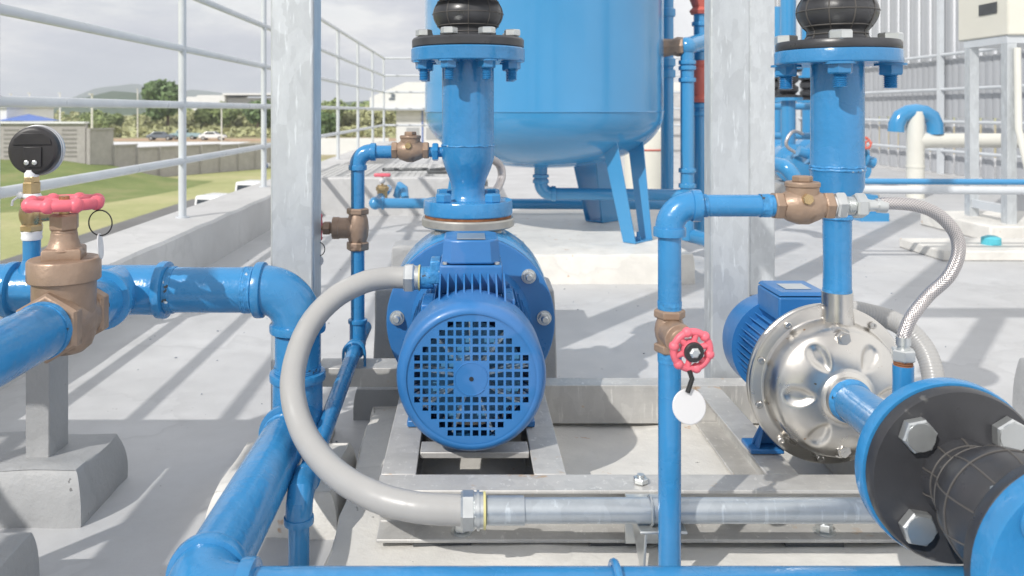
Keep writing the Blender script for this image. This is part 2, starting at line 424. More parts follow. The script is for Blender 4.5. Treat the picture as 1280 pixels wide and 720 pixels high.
# ------------------------------------------------------------------ railing
RX = -1.547
rl = thing('railing', (RX, 7, .23), 'white painted tube railing on the left parapet, turning right beyond the tank', 'railing')
for k in range(-2, 7):
    d = 4.437 + 1.77 * k
    b = MB(); b.cyl((RX, d, .23), (RX, d, 1.78), .021, n=14); b.cyl((RX, d, .228), (RX, d, .236), .036, n=14); b.build('post', 'white_rail', rl)
YC = 4.437 + 1.77 * 6
for z in (.537, .84, 1.145, 1.45, 1.77):
    b = MB(); b.cyl((RX, .3, z), (RX, YC, z), .0195, n=14); b.build('rail', 'white_rail', rl)
    b = MB(); b.cyl((RX, YC, z), (9, YC, z), .0195, n=14); b.build('rail', 'white_rail', rl)
for k in range(1, 6):
    b = MB(); b.cyl((RX + 1.9 * k, YC, 0), (RX + 1.9 * k, YC, 1.78), .021, n=12); b.build('post', 'white_rail', rl)

# ------------------------------------------------------------------ plinth pad of the pumps
def rough_block(name, a, c, m, label, cat, group=None, inset=.02, amp=.006, seed=0, parent=None):
    b = MB(); b.box(a, c)
    bm = b.bm
    bmesh.ops.subdivide_edges(bm, edges=bm.edges[:], cuts=14, use_grid_fill=True)
    cx, cy, cz = [(p + q) / 2 for p, q in zip(a, c)]
    for v in bm.verts:
        t = (v.co.z - a[2]) / (c[2] - a[2])
        for ax, (lo, hi, cc) in enumerate(((a[0], c[0], cx), (a[1], c[1], cy))):
            sg = 1 if v.co[ax] > cc else -1
            edge = 1 if abs(v.co[ax] - (hi if sg > 0 else lo)) < 1e-4 else 0
            if edge: v.co[ax] -= sg * inset * (t ** 3)
            v.co[ax] += amp * noise.noise(v.co * 9 + V((seed, ax * 7, 0)))
        onx = min(abs(v.co.x - a[0]), abs(v.co.x - c[0])); ony = min(abs(v.co.y - a[1]), abs(v.co.y - c[1]))
        if t > .99: v.co.z += amp * .8 * noise.noise(v.co * 7 + V((seed, 3, 9))) - (.006 if min(onx, ony) < inset * 1.3 else 0)
    return tag(b.build(name, m, smooth=40, bevel=.004), label, cat, group)
rough_block('concrete_plinth', (-.235, 1.245, -.02), (1.1, 2.0, .098), 'pad', 'pale rough concrete plinth under the steel pump frame', 'plinth', inset=.01, amp=.012, seed=2)
rough_block('concrete_block', (-1.07, 1.59, -.01), (-.752, 1.81, .108), 'block', 'grey painted concrete block carrying the steel post under the left pipe', 'concrete block', inset=.018, amp=.008, seed=5)
rough_block('concrete_block', (-1.02, 1.12, -.01), (-.722, 1.39, .106), 'block', 'grey painted concrete block cut by the lower left corner of the view', 'concrete block', inset=.015, amp=.008, seed=9)
rough_block('concrete_block', (-.50, 1.55, -.01), (-.25, 1.82, .085), 'pad', 'pale low concrete block under the sloping thick blue pipe', 'concrete block', inset=.02, amp=.01, seed=31)
rough_block('concrete_block', (-.30, 2.14, -.01), (-.02, 2.4, .085), 'block', 'low grey concrete block under the dark steel cross beam', 'concrete block', inset=.01, amp=.004, seed=3)
rough_block('concrete_block', (1.43, 1.93, -.01), (1.75, 2.15, .17), 'block', 'grey concrete block at the right edge behind the rubber joint', 'concrete block', inset=.012, amp=.006, seed=11)
rough_block('concrete_block', (-.262, 2.27, -.01), (.245, 2.45, .318), 'block', 'tall grey concrete block behind the big blue motor', 'concrete block', inset=.005, amp=.003, seed=13)
rough_block('concrete_block', (-.27, 2.85, -.01), (.21, 3.0, .338), 'block', 'second tall grey block farther back behind the big motor', 'concrete block', inset=.005, amp=.003, seed=14)
rough_block('concrete_plinth', (-.2, 3.82, -.01), (1.06, 5.6, .142), 'pad', 'wide pale concrete plinth under the legs of the blue tank', 'plinth', inset=.012, amp=.006, seed=21)

rg_ = random.Random(3); b = MB()
for i in range(150):
    x_, y_ = rg_.uniform(-1.2, 2.2), rg_.uniform(1.4, 4.6); s_ = rg_.uniform(.001, .004); a = rg_.random() * 6; zf = .1 if -.22 < x_ < 1.08 and 1.26 < y_ < 1.98 else .0015
    if zf > .05 and rg_.random() < .0: continue
    p = V((x_, y_, zf)); u = V((math.cos(a), math.sin(a), 0)) * s_; v = V((-math.sin(a), math.cos(a), 0)) * s_ * rg_.uniform(.2, .7)
    b.prism([p - u - v, p + u - v * .5, p + u * .7 + v, p - u * .8 + v * .8], (0, 0, .0015))
tag(b.build('grit', 'grit'), kind='stuff')
# ------------------------------------------------------------------ steel columns
def column(x0, x1, y0, y1, z1, label, flange=False):
    t = thing('steel_column', ((x0 + x1) / 2, (y0 + y1) / 2, 0), label, 'column')
    b = MB(); b.box((x0, y0, .012), (x1, y1, z1)); b.build('shaft', 'galv', t, bevel=.006, seg=3)
    b = MB(); b.box((x0 - .03, y0 - .03, 0), (x1 + .03, y1 + .03, .012)); b.build('base_plate', 'galv_rail', t, bevel=.002)
    return t
column(-.466, -.364, 1.93, 2.035, 3.0, 'galvanised square steel column standing behind the left pipe elbow')
column(.571, .665, 1.93, 1.985, 3.0, 'wide galvanised steel column between the two pumps')
column(1.21, 1.32, 3.52, 3.62, 3.0, 'farther galvanised steel column half hidden behind the nearer right one')
# cross beam (channel) from left column to the frame
b = MB()
b.prism([(-.3635, 1.97, .145), (-.3635, 1.97, .19), (-.3635, 2.05, .19), (-.3635, 2.05, .184), (-.3635, 1.976, .184), (-.3635, 1.976, .151), (-.3635, 2.05, .151), (-.3635, 2.05, .145)], (.32, 0, 0))
tag(b.build('cross_beam', 'galv_rail', bevel=.0015), 'dark galvanised channel beam between the left column and the big pump', 'beam')

# ------------------------------------------------------------------ base frame
fr = thing('steel_skid', (.3, 1.6, .098), 'weathered galvanised channel frame carrying both pumps on the concrete plinth', 'pump frame')
def channel_x(x0, x1, yf, yb, z0, z1, web_front=False, t=.006):
    b = MB()
    if not web_front: prof = [(yf, z0), (yf, z0 + t), (yb - t, z0 + t * 1.5), (yb - t, z1 - t * 1.5), (yf, z1 - t), (yf, z1), (yb, z1), (yb, z0)]
    else: prof = [(yb, z0), (yb, z0 + t), (yf + t, z0 + t), (yf + t, z1 - t), (yb, z1 - t), (yb, z1), (yf, z1), (yf, z0)]
    b.prism([(x0, y, z) for y, z in prof], (x1 - x0, 0, 0)); return b
z0, z1 = .104, .19
channel_x(-.150, .86, 1.336, 1.396, z0, z1).build('front_channel', 'galv_rail', fr, bevel=.0015)
channel_x(-.150, .86, 1.846, 1.90, z0, z1, True).build('rear_channel', 'galv_rail', fr, bevel=.0015)
def channel_y(x0, x1, y0, y1, z0, z1, t=.006, web_left=True):
    b = MB()
    prof = [(x1, z0), (x1, z0 + t), (x0 + t, z0 + t), (x0 + t, z1 - t), (x1, z1 - t), (x1, z1), (x0, z1), (x0, z0)]
    if not web_left: prof = [(x0 + x1 - x, z) for x, z in prof]
    b.prism([(x, y0, z) for x, z in prof], (0, y1 - y0, 0)); return b
for x0_, x1_, wl in ((-.149, -.089, True), (.113, .168, False), (.51, .565, False), (.71, .765, True)):
    channel_y(x0_, x1_, 1.398, 1.844, z0, z1 - .0005, web_left=wl).build('side_channel', 'galv_rail', fr, bevel=.0015)
b = MB(); b.box((-.087, 1.487, .178), (.111, 1.537, z1 - .0008)); b.build('cross_bar', 'galv_rail', fr, bevel=.0015)
b = MB(); b.box((-.087, 1.70, .12), (.111, 1.76, z1 - .0008)); b.build('cross_bar', 'galv_rail', fr, bevel=.0015)
for px_ in (577, 1030, ):
    b = MB(); xx = (px_ - 585) * 1.36 / 1024
    b.cyl((xx, 1.36, .113), (xx, 1.36, .148), .006, n=12); b.hexa((xx, 1.36, .113), (xx, 1.36, .126), .0135, .3); b.cyl((xx, 1.36, .110), (xx, 1.36, .113), .018, n=20)
    b.build('anchor_bolt', 'zinc', fr)
for x_ in (-.09, .52, .2):
    b = MB(); b.box((x_, 1.34, .0965), (x_ + .095, 1.40, .1035)); b.build('shim', 'dark_steel', fr)
b = MB(); b.hexa((.287, 1.362, .191), (.287, 1.362, .2), .0125, .5); b.cyl((.287, 1.362, .17), (.287, 1.362, .205), .006, n=12); b.build('clamp_bolt', 'zinc', fr)

# ------------------------------------------------------------------ pipes: helpers
def collar(b, p, d, r, w=.014, k=1.16):
    p = V(p); d = V(d).normalized(); L = w
    b.lathe(p - d * L / 2, d, [(0, r * 1.02), (L * .12, r * k * .985), (L * .3, r * k), (L * .7, r * k), (L * .88, r * k * .985), (L, r * 1.02)], 40)
def elbow(name, corner, a, c, r, parent, Rb=None, k=1.09, m='blue', w=.016):
    """fitting joining direction a (from corner outwards) with direction c"""
    a, c = V(a).normalized(), V(c).normalized(); Rb = Rb or r * 1.75
    cen = V(corner) + (a + c) * Rb
    b = MB(); pts = [cen - (c * math.cos(t) + a * math.sin(t)) * Rb for t in [PI / 2 * i / 16 for i in range(17)]]
    b.tube(pts, r * k, 40)
    collar(b, V(corner) + a * (Rb + w * .3), a, r, w, k * 1.14); collar(b, V(corner) + c * (Rb + w * .3), c, r, w, k * 1.14)
    return b.build(name, m, parent)
def pipe(name, a, c, r, parent, m='blue', n=40): return MB().cyl(a, c, r, n=n).build(name, m, parent)
def pipe_wrap(a, c, r, parent):
    a, c = V(a), V(c); L = (c - a).length; b = MB()
    k = 14; b.lathe(a, c - a, [(L * i / k, r * (1.015 + .035 * random.random())) for i in range(k + 1)], 36); return b.build('thread_wrap', 'blue_tape', parent)

# ---- big left pipework
r3 = .0445; zp = .453; yp = 1.63
lp = thing('pipe_run', (-.339, yp, 0), 'thick glossy blue pipe run with elbows at the left', 'pipe')
xe = -.339
pipe('pipe', (-.60, yp, zp), (xe - .07, yp, zp), r3, lp)
pipe('pipe', (-2.1, yp, zp), (-.78, yp, zp), r3, lp)
elbow('elbow', (xe, yp, zp), -X, -Z, r3, lp, Rb=.068, w=.02)
pipe_wrap((-.445, yp, zp), (-.424, yp, zp), r3, lp)
pipe('pipe', (xe, yp, zp - .07), (xe, yp, .27), r3, lp)
# tee at the floor end
b = MB(); b.cyl((xe, yp, .285), (xe, yp, .2), r3 * 1.1, n=40); b.sphere((xe, yp, .2), r3 * 1.1, n=32)
b.cyl((xe, yp, .2), (xe, yp - .085, .2), r3 * 1.1, n=40); collar(b, (xe, yp, .283), Z, r3, .02, 1.24); collar(b, (xe, yp - .085, .2), Y, r3, .018, 1.24)
b.build('elbow', 'blue', lp)
pipe_wrap((xe, yp, .293), (xe, yp, .303), r3, lp)
pipe('pipe', (xe, yp - .08, .2), (xe, 1.07, .2), r3, lp)
elbow('elbow', (xe, 1.006, .2), Y, X, r3, lp, Rb=.06, w=.022)
pipe('pipe', (xe + .06, 1.006, .2), (1.6, 1.006, .2), r3, lp)
# saddle clamp on it
b = MB(); b.torus((.183, 1.006, .2), X, r3 + .004, .005, a0=0, a1=2 * PI, n=48); b.build('pipe_clamp', 'blue', lp)
# main tee left
tx = -.69
b = MB(); b.cyl((-.775, yp, zp), (-.605, yp, zp), r3 * 1.1, n=40); b.cyl((tx, yp, zp), (tx, yp - .08, zp), r3 * 1.1, n=40)
for x_ in (-.775, -.605): collar(b, (x_, yp, zp), X, r3, .02, 1.27)
collar(b, (tx, yp - .085, zp), Y, r3, .02, 1.27)
b.build('tee', 'blue', lp)
pipe('pipe', (tx, yp - .08, zp), (tx, 1.45, zp), r3, lp)
pipe('pipe', (tx, 1.345, zp), (tx, .35, zp), r3, lp)
b = MB(); b.cyl((-.93, yp, zp), (-.905, yp, zp), r3 * 1.16, n=40); collar(b, (-.905, yp, zp), X, r3, .02, 1.25); b.build('coupling', 'blue', lp)

for xx_ in (-.588, -.795): pipe_wrap((xx_ - .006, yp, zp), (xx_ + .006, yp, zp), r3, lp)
pipe_wrap((xe, yp, .372), (xe, yp, .366), r3, lp); pipe_wrap((xe, 1.512, .2), (xe, 1.528, .2), r3, lp); pipe_wrap((tx, 1.464, zp), (tx, 1.474, zp), r3, lp); pipe_wrap((tx, 1.336, zp), (tx, 1.318, zp), r3, lp)
# support post under it
t = thing('support_post', (-.867, 1.69, .106), 'short grey painted steel post on a concrete block holding up the left pipe', 'post')
b = MB(); b.box((-.892, 1.65, .106), (-.843, 1.73, .402)); b.build('shaft', 'block', t, bevel=.003)
b = MB(); b.box((-.92, 1.62, .396), (-.82, 1.70, .404)); b.build('top_plate', 'block', t, bevel=.001)

# ---- handwheel maker
def handwheel(name, c, d, Rr, parent, lobes=6, rim=.0075, lobe=.0115, spokes=3, m='pink', rot=0., dish=0., hubr=None):
    c = V(c); d = V(d).normalized(); u, v = frame_for(d); b = MB()
    b.torus(c, d, Rr * .93, rim, 48, 10)
    for i in range(lobes):
        a = 2 * PI * i / lobes + rot
        b.sphere(c + (u * math.cos(a) + v * math.sin(a)) * Rr * .945, lobe, n=16)
    hubr = hubr or Rr * .3
    for i in range(spokes):
        a = 2 * PI * i / spokes + rot + .5
        b.tube([c + (u * math.cos(a) + v * math.sin(a)) * Rr * .93, c + d * dish * .6 + (u * math.cos(a) + v * math.sin(a)) * Rr * .55, c + d * dish + (u * math.cos(a) + v * math.sin(a)) * hubr * .7], rim * .85, 10)
    b.lathe(c + d * (dish - .008), d, [(0, hubr * .8), (.003, hubr), (.013, hubr), (.016, hubr * .8)], 28)
    return b.build(name, m, parent, smooth=50)

# ---- big gate valve on camera-ward pipe
gv_ = thing('gate_valve', (tx, 1.40, .39), 'large cast bronze gate valve with pink red handwheel on the thick left pipe', 'valve')
vz = zp; vo = V((tx, 1.40, vz))
b = MB()
b.hexa((tx, 1.335, vz), (tx, 1.365, vz), .058, .52); b.hexa((tx, 1.435, vz), (tx, 1.465, vz), .058, .52)
b.lathe((tx, 1.36, vz), Y, [(0, .048), (.015, .051), (.04, .052), (.065, .051), (.08, .048)], 40)
b.lathe((tx, 1.40, vz - .066), Z, [(0.01, .02), (.012, .032), (.022, .044), (.04, .05), (.12, .051), (.136, .051)], 40)
b.build('valve_body', 'bronze', gv_, bevel=.002)
b = MB(); b.lathe((tx, 1.40, .520), Z, [(0, .057), (.002, .0585), (.034, .0585), (.038, .056), (.0385, .03)], 48)
b.lathe((tx, 1.40, .555), Z, [(0, .042), (.004, .0435), (.018, .0435), (.022, .040)], 4, rot=.5)
b.lathe((tx, 1.40, .572), Z, [(0, .033), (.008, .026), (.02, .022), (.03, .021)], 32)
b.build('bonnet', 'bronze', gv_, bevel=.0015)
b = MB(); b.cyl((tx, 1.40, .59), (tx, 1.40, .606), .0205, n=24); b.hexa((tx, 1.40, .606), (tx, 1.40, .633), .0245, .2); b.build('gland_nut', 'bronze', gv_, bevel=.001)
b = MB(); b.cyl((tx, 1.40, .62), (tx, 1.40, .664), .0085, n=20); b.build('stem', 'brass', gv_)
w = handwheel('handwheel', (tx, 1.40, .652), Z, .058, gv_, lobes=8, rim=.0098, lobe=.0128, spokes=4, dish=-.002)
# tag on a wire
def hang_tag(top, r, face, label, loop=True, wire_r=.0012, L=.05, tdir=None):
    t = thing('valve_tag', top, label, 'tag'); top = V(top); b = MB()
    if loop: b.torus(top - Z * L / 2, V((.15, 1, 0)), L / 2, wire_r, 36, 6)
    else: b.tube([top, top - Z * L * .4 + X * .004, top - Z * L - V((.002, 0, 0))], .0035, 8)
    b.build('wire_loop', 'cable', t)
    c = top - Z * (L + r * .82); b = MB(); f = V(face).normalized()
    b.lathe(c - f * .0012, f, [(0, r * .96), (.0006, r), (.0018, r), (.0024, r * .96)], 40); b.build('disc', 'whiteplastic', t)
    return t
hang_tag((tx + .064, 1.395, .640), .022, (.9, .22, .1), 'white tag on a thin black wire loop under the big handwheel', L=.043)

shadow_pipes = thing('pipe_run', (-1.3, 1.0, 0), 'unseen blue pipes and handwheels added left of the view to shade the floor', 'pipe')  # out-of-view pipes and handwheels added to cast shadows on the lower-left floor
b = MB(); b.cyl((-1.25, -.6, .80), (-1.25, 1.15, .80), .055, n=28); b.build('pipe', 'blue', shadow_pipes)
b = MB(); b.cyl((-2.2, 1.15, .80), (-.98, 1.15, .80), .06, n=28); b.build('pipe', 'blue', shadow_pipes)
b = MB(); b.cyl((-1.02, 1.15, 0), (-1.02, 1.15, .8), .02, n=16); b.build('stand', 'galv', shadow_pipes)
handwheel('handwheel', (-1.33, .78, .92), Z, .075, shadow_pipes, lobes=6); b = MB(); b.cyl((-1.3, .78, .8), (-1.33, .78, .93), .03, n=16); b.build('valve_stem', 'bronze', shadow_pipes)
handwheel('handwheel', (-1.32, .45, .95), Z, .06, shadow_pipes, lobes=6); b = MB(); b.cyl((-1.27, .45, .8), (-1.32, .45, .96), .03, n=16); b.build('valve_stem', 'bronze', shadow_pipes)
# ---- gauge riser on left pipe
gx = -.868
t = thing('gauge_riser', (gx, yp, zp), 'short blue upright pipe with white tape rising from the left pipe below the gauge', 'pipe')
b = MB(); b.cyl((gx, yp, zp + .035), (gx, yp, .556), .0165, n=28); b.lathe((gx, yp, zp + .03), Z, [(0, .03), (.018, .022), (.03, .017)], 28); b.build('pipe', 'blue', t)
b = MB(); b.lathe((gx, yp, .553), Z, [(0, .018), (.004, .0195), (.01, .0185), (.016, .0195), (.018, .018)], 24); b.build('thread_tape', 'tape', t)
v2 = thing('globe_valve', (gx, yp, .567), 'small brass valve under the pressure gauge, behind the big handwheel', 'valve')
b = MB(); b.hexa((gx, yp, .570), (gx, yp, .584), .0225, .1); b.lathe((gx, yp, .584), Z, [(0, .018), (.01, .022), (.02, .0235), (.03, .022), (.04, .018)], 28); b.hexa((gx, yp, .622), (gx, yp, .636), .0225, .1)
b.cyl((gx, yp, .604), (gx + .045, yp + .02, .604), .0185, .014, n=20); b.build('valve_body', 'brass', v2)
handwheel('handwheel', (gx + .07, yp + .03, .60), V((1, .45, 0)), .03, v2, lobes=6, rim=.005, lobe=.007, spokes=3, m='red')
b = MB(); b.cyl((gx + .04, yp + .018, .604), (gx + .075, yp + .033, .602), .006, n=12); b.build('stem', 'brass', v2)
b = MB(); b.lathe((gx, yp, .633), Z, [(0, .016), (.006, .019), (.012, .016)], 20); b.sphere((gx - .016, yp - .012, .642), .007, n=8)
b.tube([V((gx - .02, yp - .012, .64)), V((gx - .03, yp - .014, .632)), V((gx - .032, yp - .014, .622))], .0025, 6)
b.build('tape', 'tape', v2)
gg = thing('pressure_gauge', (gx, yp, .645), 'round black backed pressure gauge with steel rim, seen from behind on a brass stem', 'gauge')
b = MB(); b.hexa((gx, yp, .645), (gx, yp, .668), .0175, .1); b.lathe((gx, yp, .665), Z, [(0, .0155), (.012, .0155), (.014, .0145)], 6); b.box((gx - .0095, yp - .0095, .69), (gx + .0095, yp + .0095, .70)); b.build('connector', 'brass', gg)
b = MB(); b.cyl((gx, yp, .678), (gx, yp, .692), .0135, n=20); b.build('thread_tape', 'tape', gg)
gc = V((gx + .006, yp, .73)); gd = V((-.10, 1, 0)).normalized()
b = MB(); b.lathe(gc - gd * .012, gd, [(0, .040), (.001, .043), (.004, .047), (.010, .0485), (.018, .0485)], 56); b.build('case_back', 'black', gg)
b = MB(); b.lathe(gc + gd * .006, gd, [(0, .0485), (.001, .0495), (.008, .0495), (.009, .051), (.014, .051), (.015, .046)], 56); b.build('rim', 'chrome', gg)
gu = V((gd.y, -gd.x, 0))
def on_back(u, z, off=.0125): return gc - gd * off + gu * u + Z * z
b = MB()
b.prism([on_back(-.016, .008), on_back(.018, .008), on_back(.018, -.032), on_back(-.016, -.032)], -gd * .003)
b.prism([on_back(-.037, .012), on_back(.037, .012), on_back(.034, .024), on_back(.02, .035), on_back(-.02, .035), on_back(-.034, .024)], -gd * .002)
b.build('back_boss', 'black', gg, bevel=.0012)
for u in (-.009, .006):
    b = MB(); q = on_back(u, -.023, .0155); b.lathe(q, -gd, [(0, .0048), (.002, .0048), (.003, .003)], 16); b.build('screw', 'zinc', gg)

# ------------------------------------------------------------------ small left pipe (1 inch)
r1 = .0168; sx = -.276; sy = 2.05
sp = thing('pipe_run', (sx, sy, .1), 'slim blue pipe run beside the left column, running along the plinth and under a clamp', 'pipe')
ztop = H - (190 - 138) * sy / 1024
elbow('elbow', (sx, sy, ztop), X, -Z, .0175, sp, Rb=.034, k=1.15)
pipe('pipe', (sx, sy, ztop - .03), (sx, sy, .245), .0172, sp, n=28)
pipe('pipe', (sx + .03, sy, ztop), (sx + .095, sy, ztop), .0165, sp, n=28)
b = MB(); b.cyl((sx, sy, .285), (sx, sy, .225), .0205, n=28); b.sphere((sx, sy, .227), .0205, n=20); b.cyl((sx, sy, .227), (sx, sy - .045, .226), .0205, n=28)
collar(b, (sx, sy, .283), Z, .0172, .012, 1.4); collar(b, (sx, sy - .045, .226), Y, .0172, .012, 1.45); b.build('elbow', 'blue', sp)
e1 = V((sx, 1.37, .182))
pipe('pipe', (sx, sy - .04, .2255), e1, .0172, sp, n=28)
b = MB(); b.tube([e1 + Y * .03, e1 + V((0, .0, 0)), e1 - V((0, .018, .003)), e1 - V((0, .03, .016)), e1 - V((0, .033, .04))], .022, 28)
collar(b, e1 + Y * .03, Y, .0172, .014, 1.42); collar(b, e1 - V((0, .033, .04)), Z, .0172, .014, 1.42); b.build('elbow', 'blue', sp)
pipe('pipe', e1 - V((0, .033, .03)), (sx, 1.337, .0), .0172, sp, n=28)
b = MB(); uc = V((sx, 2.125, .2)); 
b = MB(); b.tube([V((sx - .026, 1.985, .175)), V((sx - .026, 1.985, .215))] + [V((sx + .026 * math.cos(PI - PI * i / 10), 1.985, .222 + .026 * math.sin(PI * i / 10))) for i in range(11)] + [V((sx + .026, 1.985, .175))], .0035, 8)
tag(b.build('u_bolt', 'blue'), 'blue painted u bolt holding the slim pipe on the cross beam', 'u bolt')
pipe('pipe', (sx, sy, .227), (sx, 2.2, .228), .0172, sp, n=28)

# brass gate valve on riser, handle pointing left
gz = H - (285 - 138) * sy / 1024
gv2 = thing('gate_valve', (sx, sy, gz - .04), 'small bronze gate valve on the slim blue riser right of the left column', 'valve')
b = MB(); b.hexa((sx, sy, gz - .055), (sx, sy, gz - .034), .0285, .1); b.hexa((sx, sy, gz + .034), (sx, sy, gz + .05), .0285, .1)
b.lathe((sx, sy, gz - .036), Z, [(0, .021), (.015, .026), (.036, .028), (.056, .026), (.072, .021)], 32); b.lathe((sx, sy, gz), -X, [(0, .026), (.045, .026), (.047, .0275), (.062, .0275), (.064, .015), (.07, .012)], 32)
b.build('valve_body', 'bronze', gv2, bevel=.001)
b = MB(); b.hexa((sx - .068, sy, gz), (sx - .086, sy, gz), .0175, 0); b.build('gland_nut', 'bronze', gv2)
b = MB(); b.cyl((sx - .08, sy, gz), (sx - .1, sy, gz), .006, n=12); b.build('stem', 'brass', gv2)
handwheel('handwheel', (sx - .098, sy, gz), X, .034, gv2, lobes=6, rim=.005, lobe=.0075)
t = hang_tag((sx - .094, sy - .03, gz - .03), .014, (0, 1, 0), 'tiny tag on a thin wire below the handwheel hidden by the left column', L=.035)

# check valve maker (axis X)
def check_valve(c, s, label, plug=True):
    c = V(c); t = thing('check_valve', c - Z * s, label, 'valve')
    b = MB()
    b.hexa(c - X * s * 1.5, c - X * s * 1.0, s * .74, .1); b.hexa(c + X * s * 1.0, c + X * s * 1.5, s * .74, .1)
    b.lathe(c - X * s * 1.05, X, [(0, s * .6), (s * .3, s * .78), (s * .8, s * .95), (s * 1.3, s * .95), (s * 1.8, s * .75), (s * 2.1, s * .6)], 36)
    b.lathe(c + V((0, 0, -.1 * s)), Z, [(0, s * .8), (s * 1.05, s * .8), (s * 1.08, s * .86), (s * 1.28, s * .86), (s * 1.32, s * .8)], 36)
    b.build('valve_body', 'bronze', t, bevel=.0008)
    b = MB(); b.hexa(c + Z * s * 1.2, c + Z * s * 1.52, s * .5, .2); b.build('cap', 'bronze', t)
    b = MB(); q = c + V((-.12 * s, -s * .78, s * .42)); b.hexa(q, q - Y * s * .32, s * .28, .3); b.build('hinge_plug', 'brass', t)
    return t
cvz = ztop
cx = (513 - 585) * sy / 1024
check_valve((cx, sy, cvz + .004), .031, 'small bronze check valve joined to the left blue riser pipe above the big pump')
t = thing('pipe_union', (cx + .07, sy, cvz), 'blue painted union nut between the left check valve and the riser pipe', 'fitting')
b = MB(); b.cyl((cx + .045, sy, cvz), (cx + .09, sy, cvz), .013, n=20); b.hexa((cx + .055, sy, cvz), (cx + .07, sy, cvz), .024, .2); b.build('nut', 'blue', t)

# ------------------------------------------------------------------ flanges, rubber joints
def flange(o, d, r, w, parent, m='blue', name='flange', hole=0):
    b = MB(); b.lathe(o, d, [(0, r * .3), (.0005, r * .985), (.003, r), (w - .003, r), (w, r * .985), (w + .0002, r * .3)], 64); return b.build(name, m, parent)
def bolts(o, d, rb, n, w, s, parent, rot, mh='zinc', mn='blue', tail=.03, nut_side=-1):
    """hex head on the far side of d, nut and thread on the near side"""
    o = V(o); d = V(d).normalized(); u, v = frame_for(d)
    for i in range(n):
        a = 2 * PI * i / n + rot; q = o + (u * math.cos(a) + v * math.sin(a)) * rb
        b = MB(); b.hexa(q + d * w, q + d * (w + s * .8), s, random.random()); b.build('bolt_head', mh, parent)
        b = MB(); b.hexa(q, q - d * s * .95, s * 1.02, random.random())
        L = tail; k = 7; prof = []
        for j in range(k * 2 + 1): prof.append((j * L / (k * 2), s * (.60 if j % 2 else .47)))
        b.lathe(q - d * s * .9, -d, prof, 20); b.cyl(q + d * .001, q - d * .003, s * 1.3, n=24)
        b.build('nut', mn, parent)
def rubber_joint(o, d, fr_, neck, bulb, L, label, fw=.02):
    """rubber expansion joint between two flanges, o = first face"""
    o = V(o); d = V(d).normalized(); t = thing('rubber_joint', o, label, 'expansion joint')
    b = MB(); b.lathe(o, d, [(0, neck * .8), (.0005, fr_ * .985), (.003, fr_), (fw - .005, fr_), (fw, fr_ * .975), (fw + .004, neck * 1.25), (fw + .006, neck)], 64); b.build('rubber_flange', 'rubber', t)
    prof = []; k = 28; z0_ = fw + .003; z1_ = L - fw - .003
    def rad(s_):
        e = abs(2 * s_ - 1)
        return neck + (bulb - neck) * (math.cos(PI / 2 * min(1, e / .66)) ** .9 if e < .66 else 0) + .003 * (e > .86)
    for i in range(k + 1):
        s_ = i / k; prof.append((z0_ + (z1_ - z0_) * s_, rad(s_)))
    b = MB(); b.lathe(o, d, prof, 64); b.build('bellows', 'rubber', t)
    u, v = frame_for(d); b = MB()
    for s_ in (.1, .24, .5, .76, .9): b.torus(o + d * (z0_ + (z1_ - z0_) * s_), d, rad(s_) + .0003, .0014, 56, 6)
    for i in range(10):
        a = 2 * PI * i / 10 + .3; q = u * math.cos(a) + v * math.sin(a)
        b.tube([o + d * (z0_ + (z1_ - z0_) * j / 24) + q * rad(j / 24) for j in range(25)], .0014, 6)
    b.build('mould_rib', 'rib', t)
    b = MB(); b.lathe(o + d * L, -d, [(0, neck * .8), (.0005, fr_ * .985), (.003, fr_), (fw - .005, fr_), (fw, fr_ * .975), (fw + .004, neck * 1.25), (fw + .006, neck)], 64); b.build('rubber_flange', 'rubber', t)
    return t

# ---- left pump riser
lx, ly = 0.0, 2.05
HZ = 1.82
ro = thing('riser_pipe', (lx, ly, .55), 'thick blue riser pipe with bolted flanges above the big left pump', 'pipe')
def LZ(py, d=ly): return H - (py - 138) * d / 1024
b = MB(); b.lathe((lx, ly, 0), Z, [(.585, .05), (.592, .046), (.60, .042), (.618, .0415), (.635, .045), (.665, .0575), (.69, .065), (.715, .0655), (.722, .0668), (.728, .0655), (.80, .065), (.935, .065)], 56); b.build('pipe', 'blue', ro)
flange((lx, ly, .551), Z, .111, .036, ro)
flange((lx, ly, .930), Z, .142, .034, ro)
for i, a in enumerate((45, 135, 225, 315)):
    q = V((lx + .085 * math.cos(R(a)), ly + .085 * math.sin(R(a)), .587)); b = MB(); b.hexa(q, q + Z * .02, .021, .2 * i); b.build('bolt_head', 'blue', ro)
b = MB(); b.lathe((lx, ly, .545), Z, [(0, .108), (.006, .108)], 48); b.build('gasket', 'gasket', ro)
rj = rubber_joint((lx, ly, .9645), Z, .14, .069, .088, .17, 'black rubber expansion joint on top of the left riser flange', fw=.024)
bolts((lx, ly, .930), Z, .117, 8, .061, .0205, ro, R(22.5) , tail=.028)
flange((lx, ly, 1.135), Z, .142, .03, ro)
b = MB(); b.cyl((lx, ly, 1.16), (lx, ly, HZ), .065, n=40); b.build('pipe', 'blue', ro)

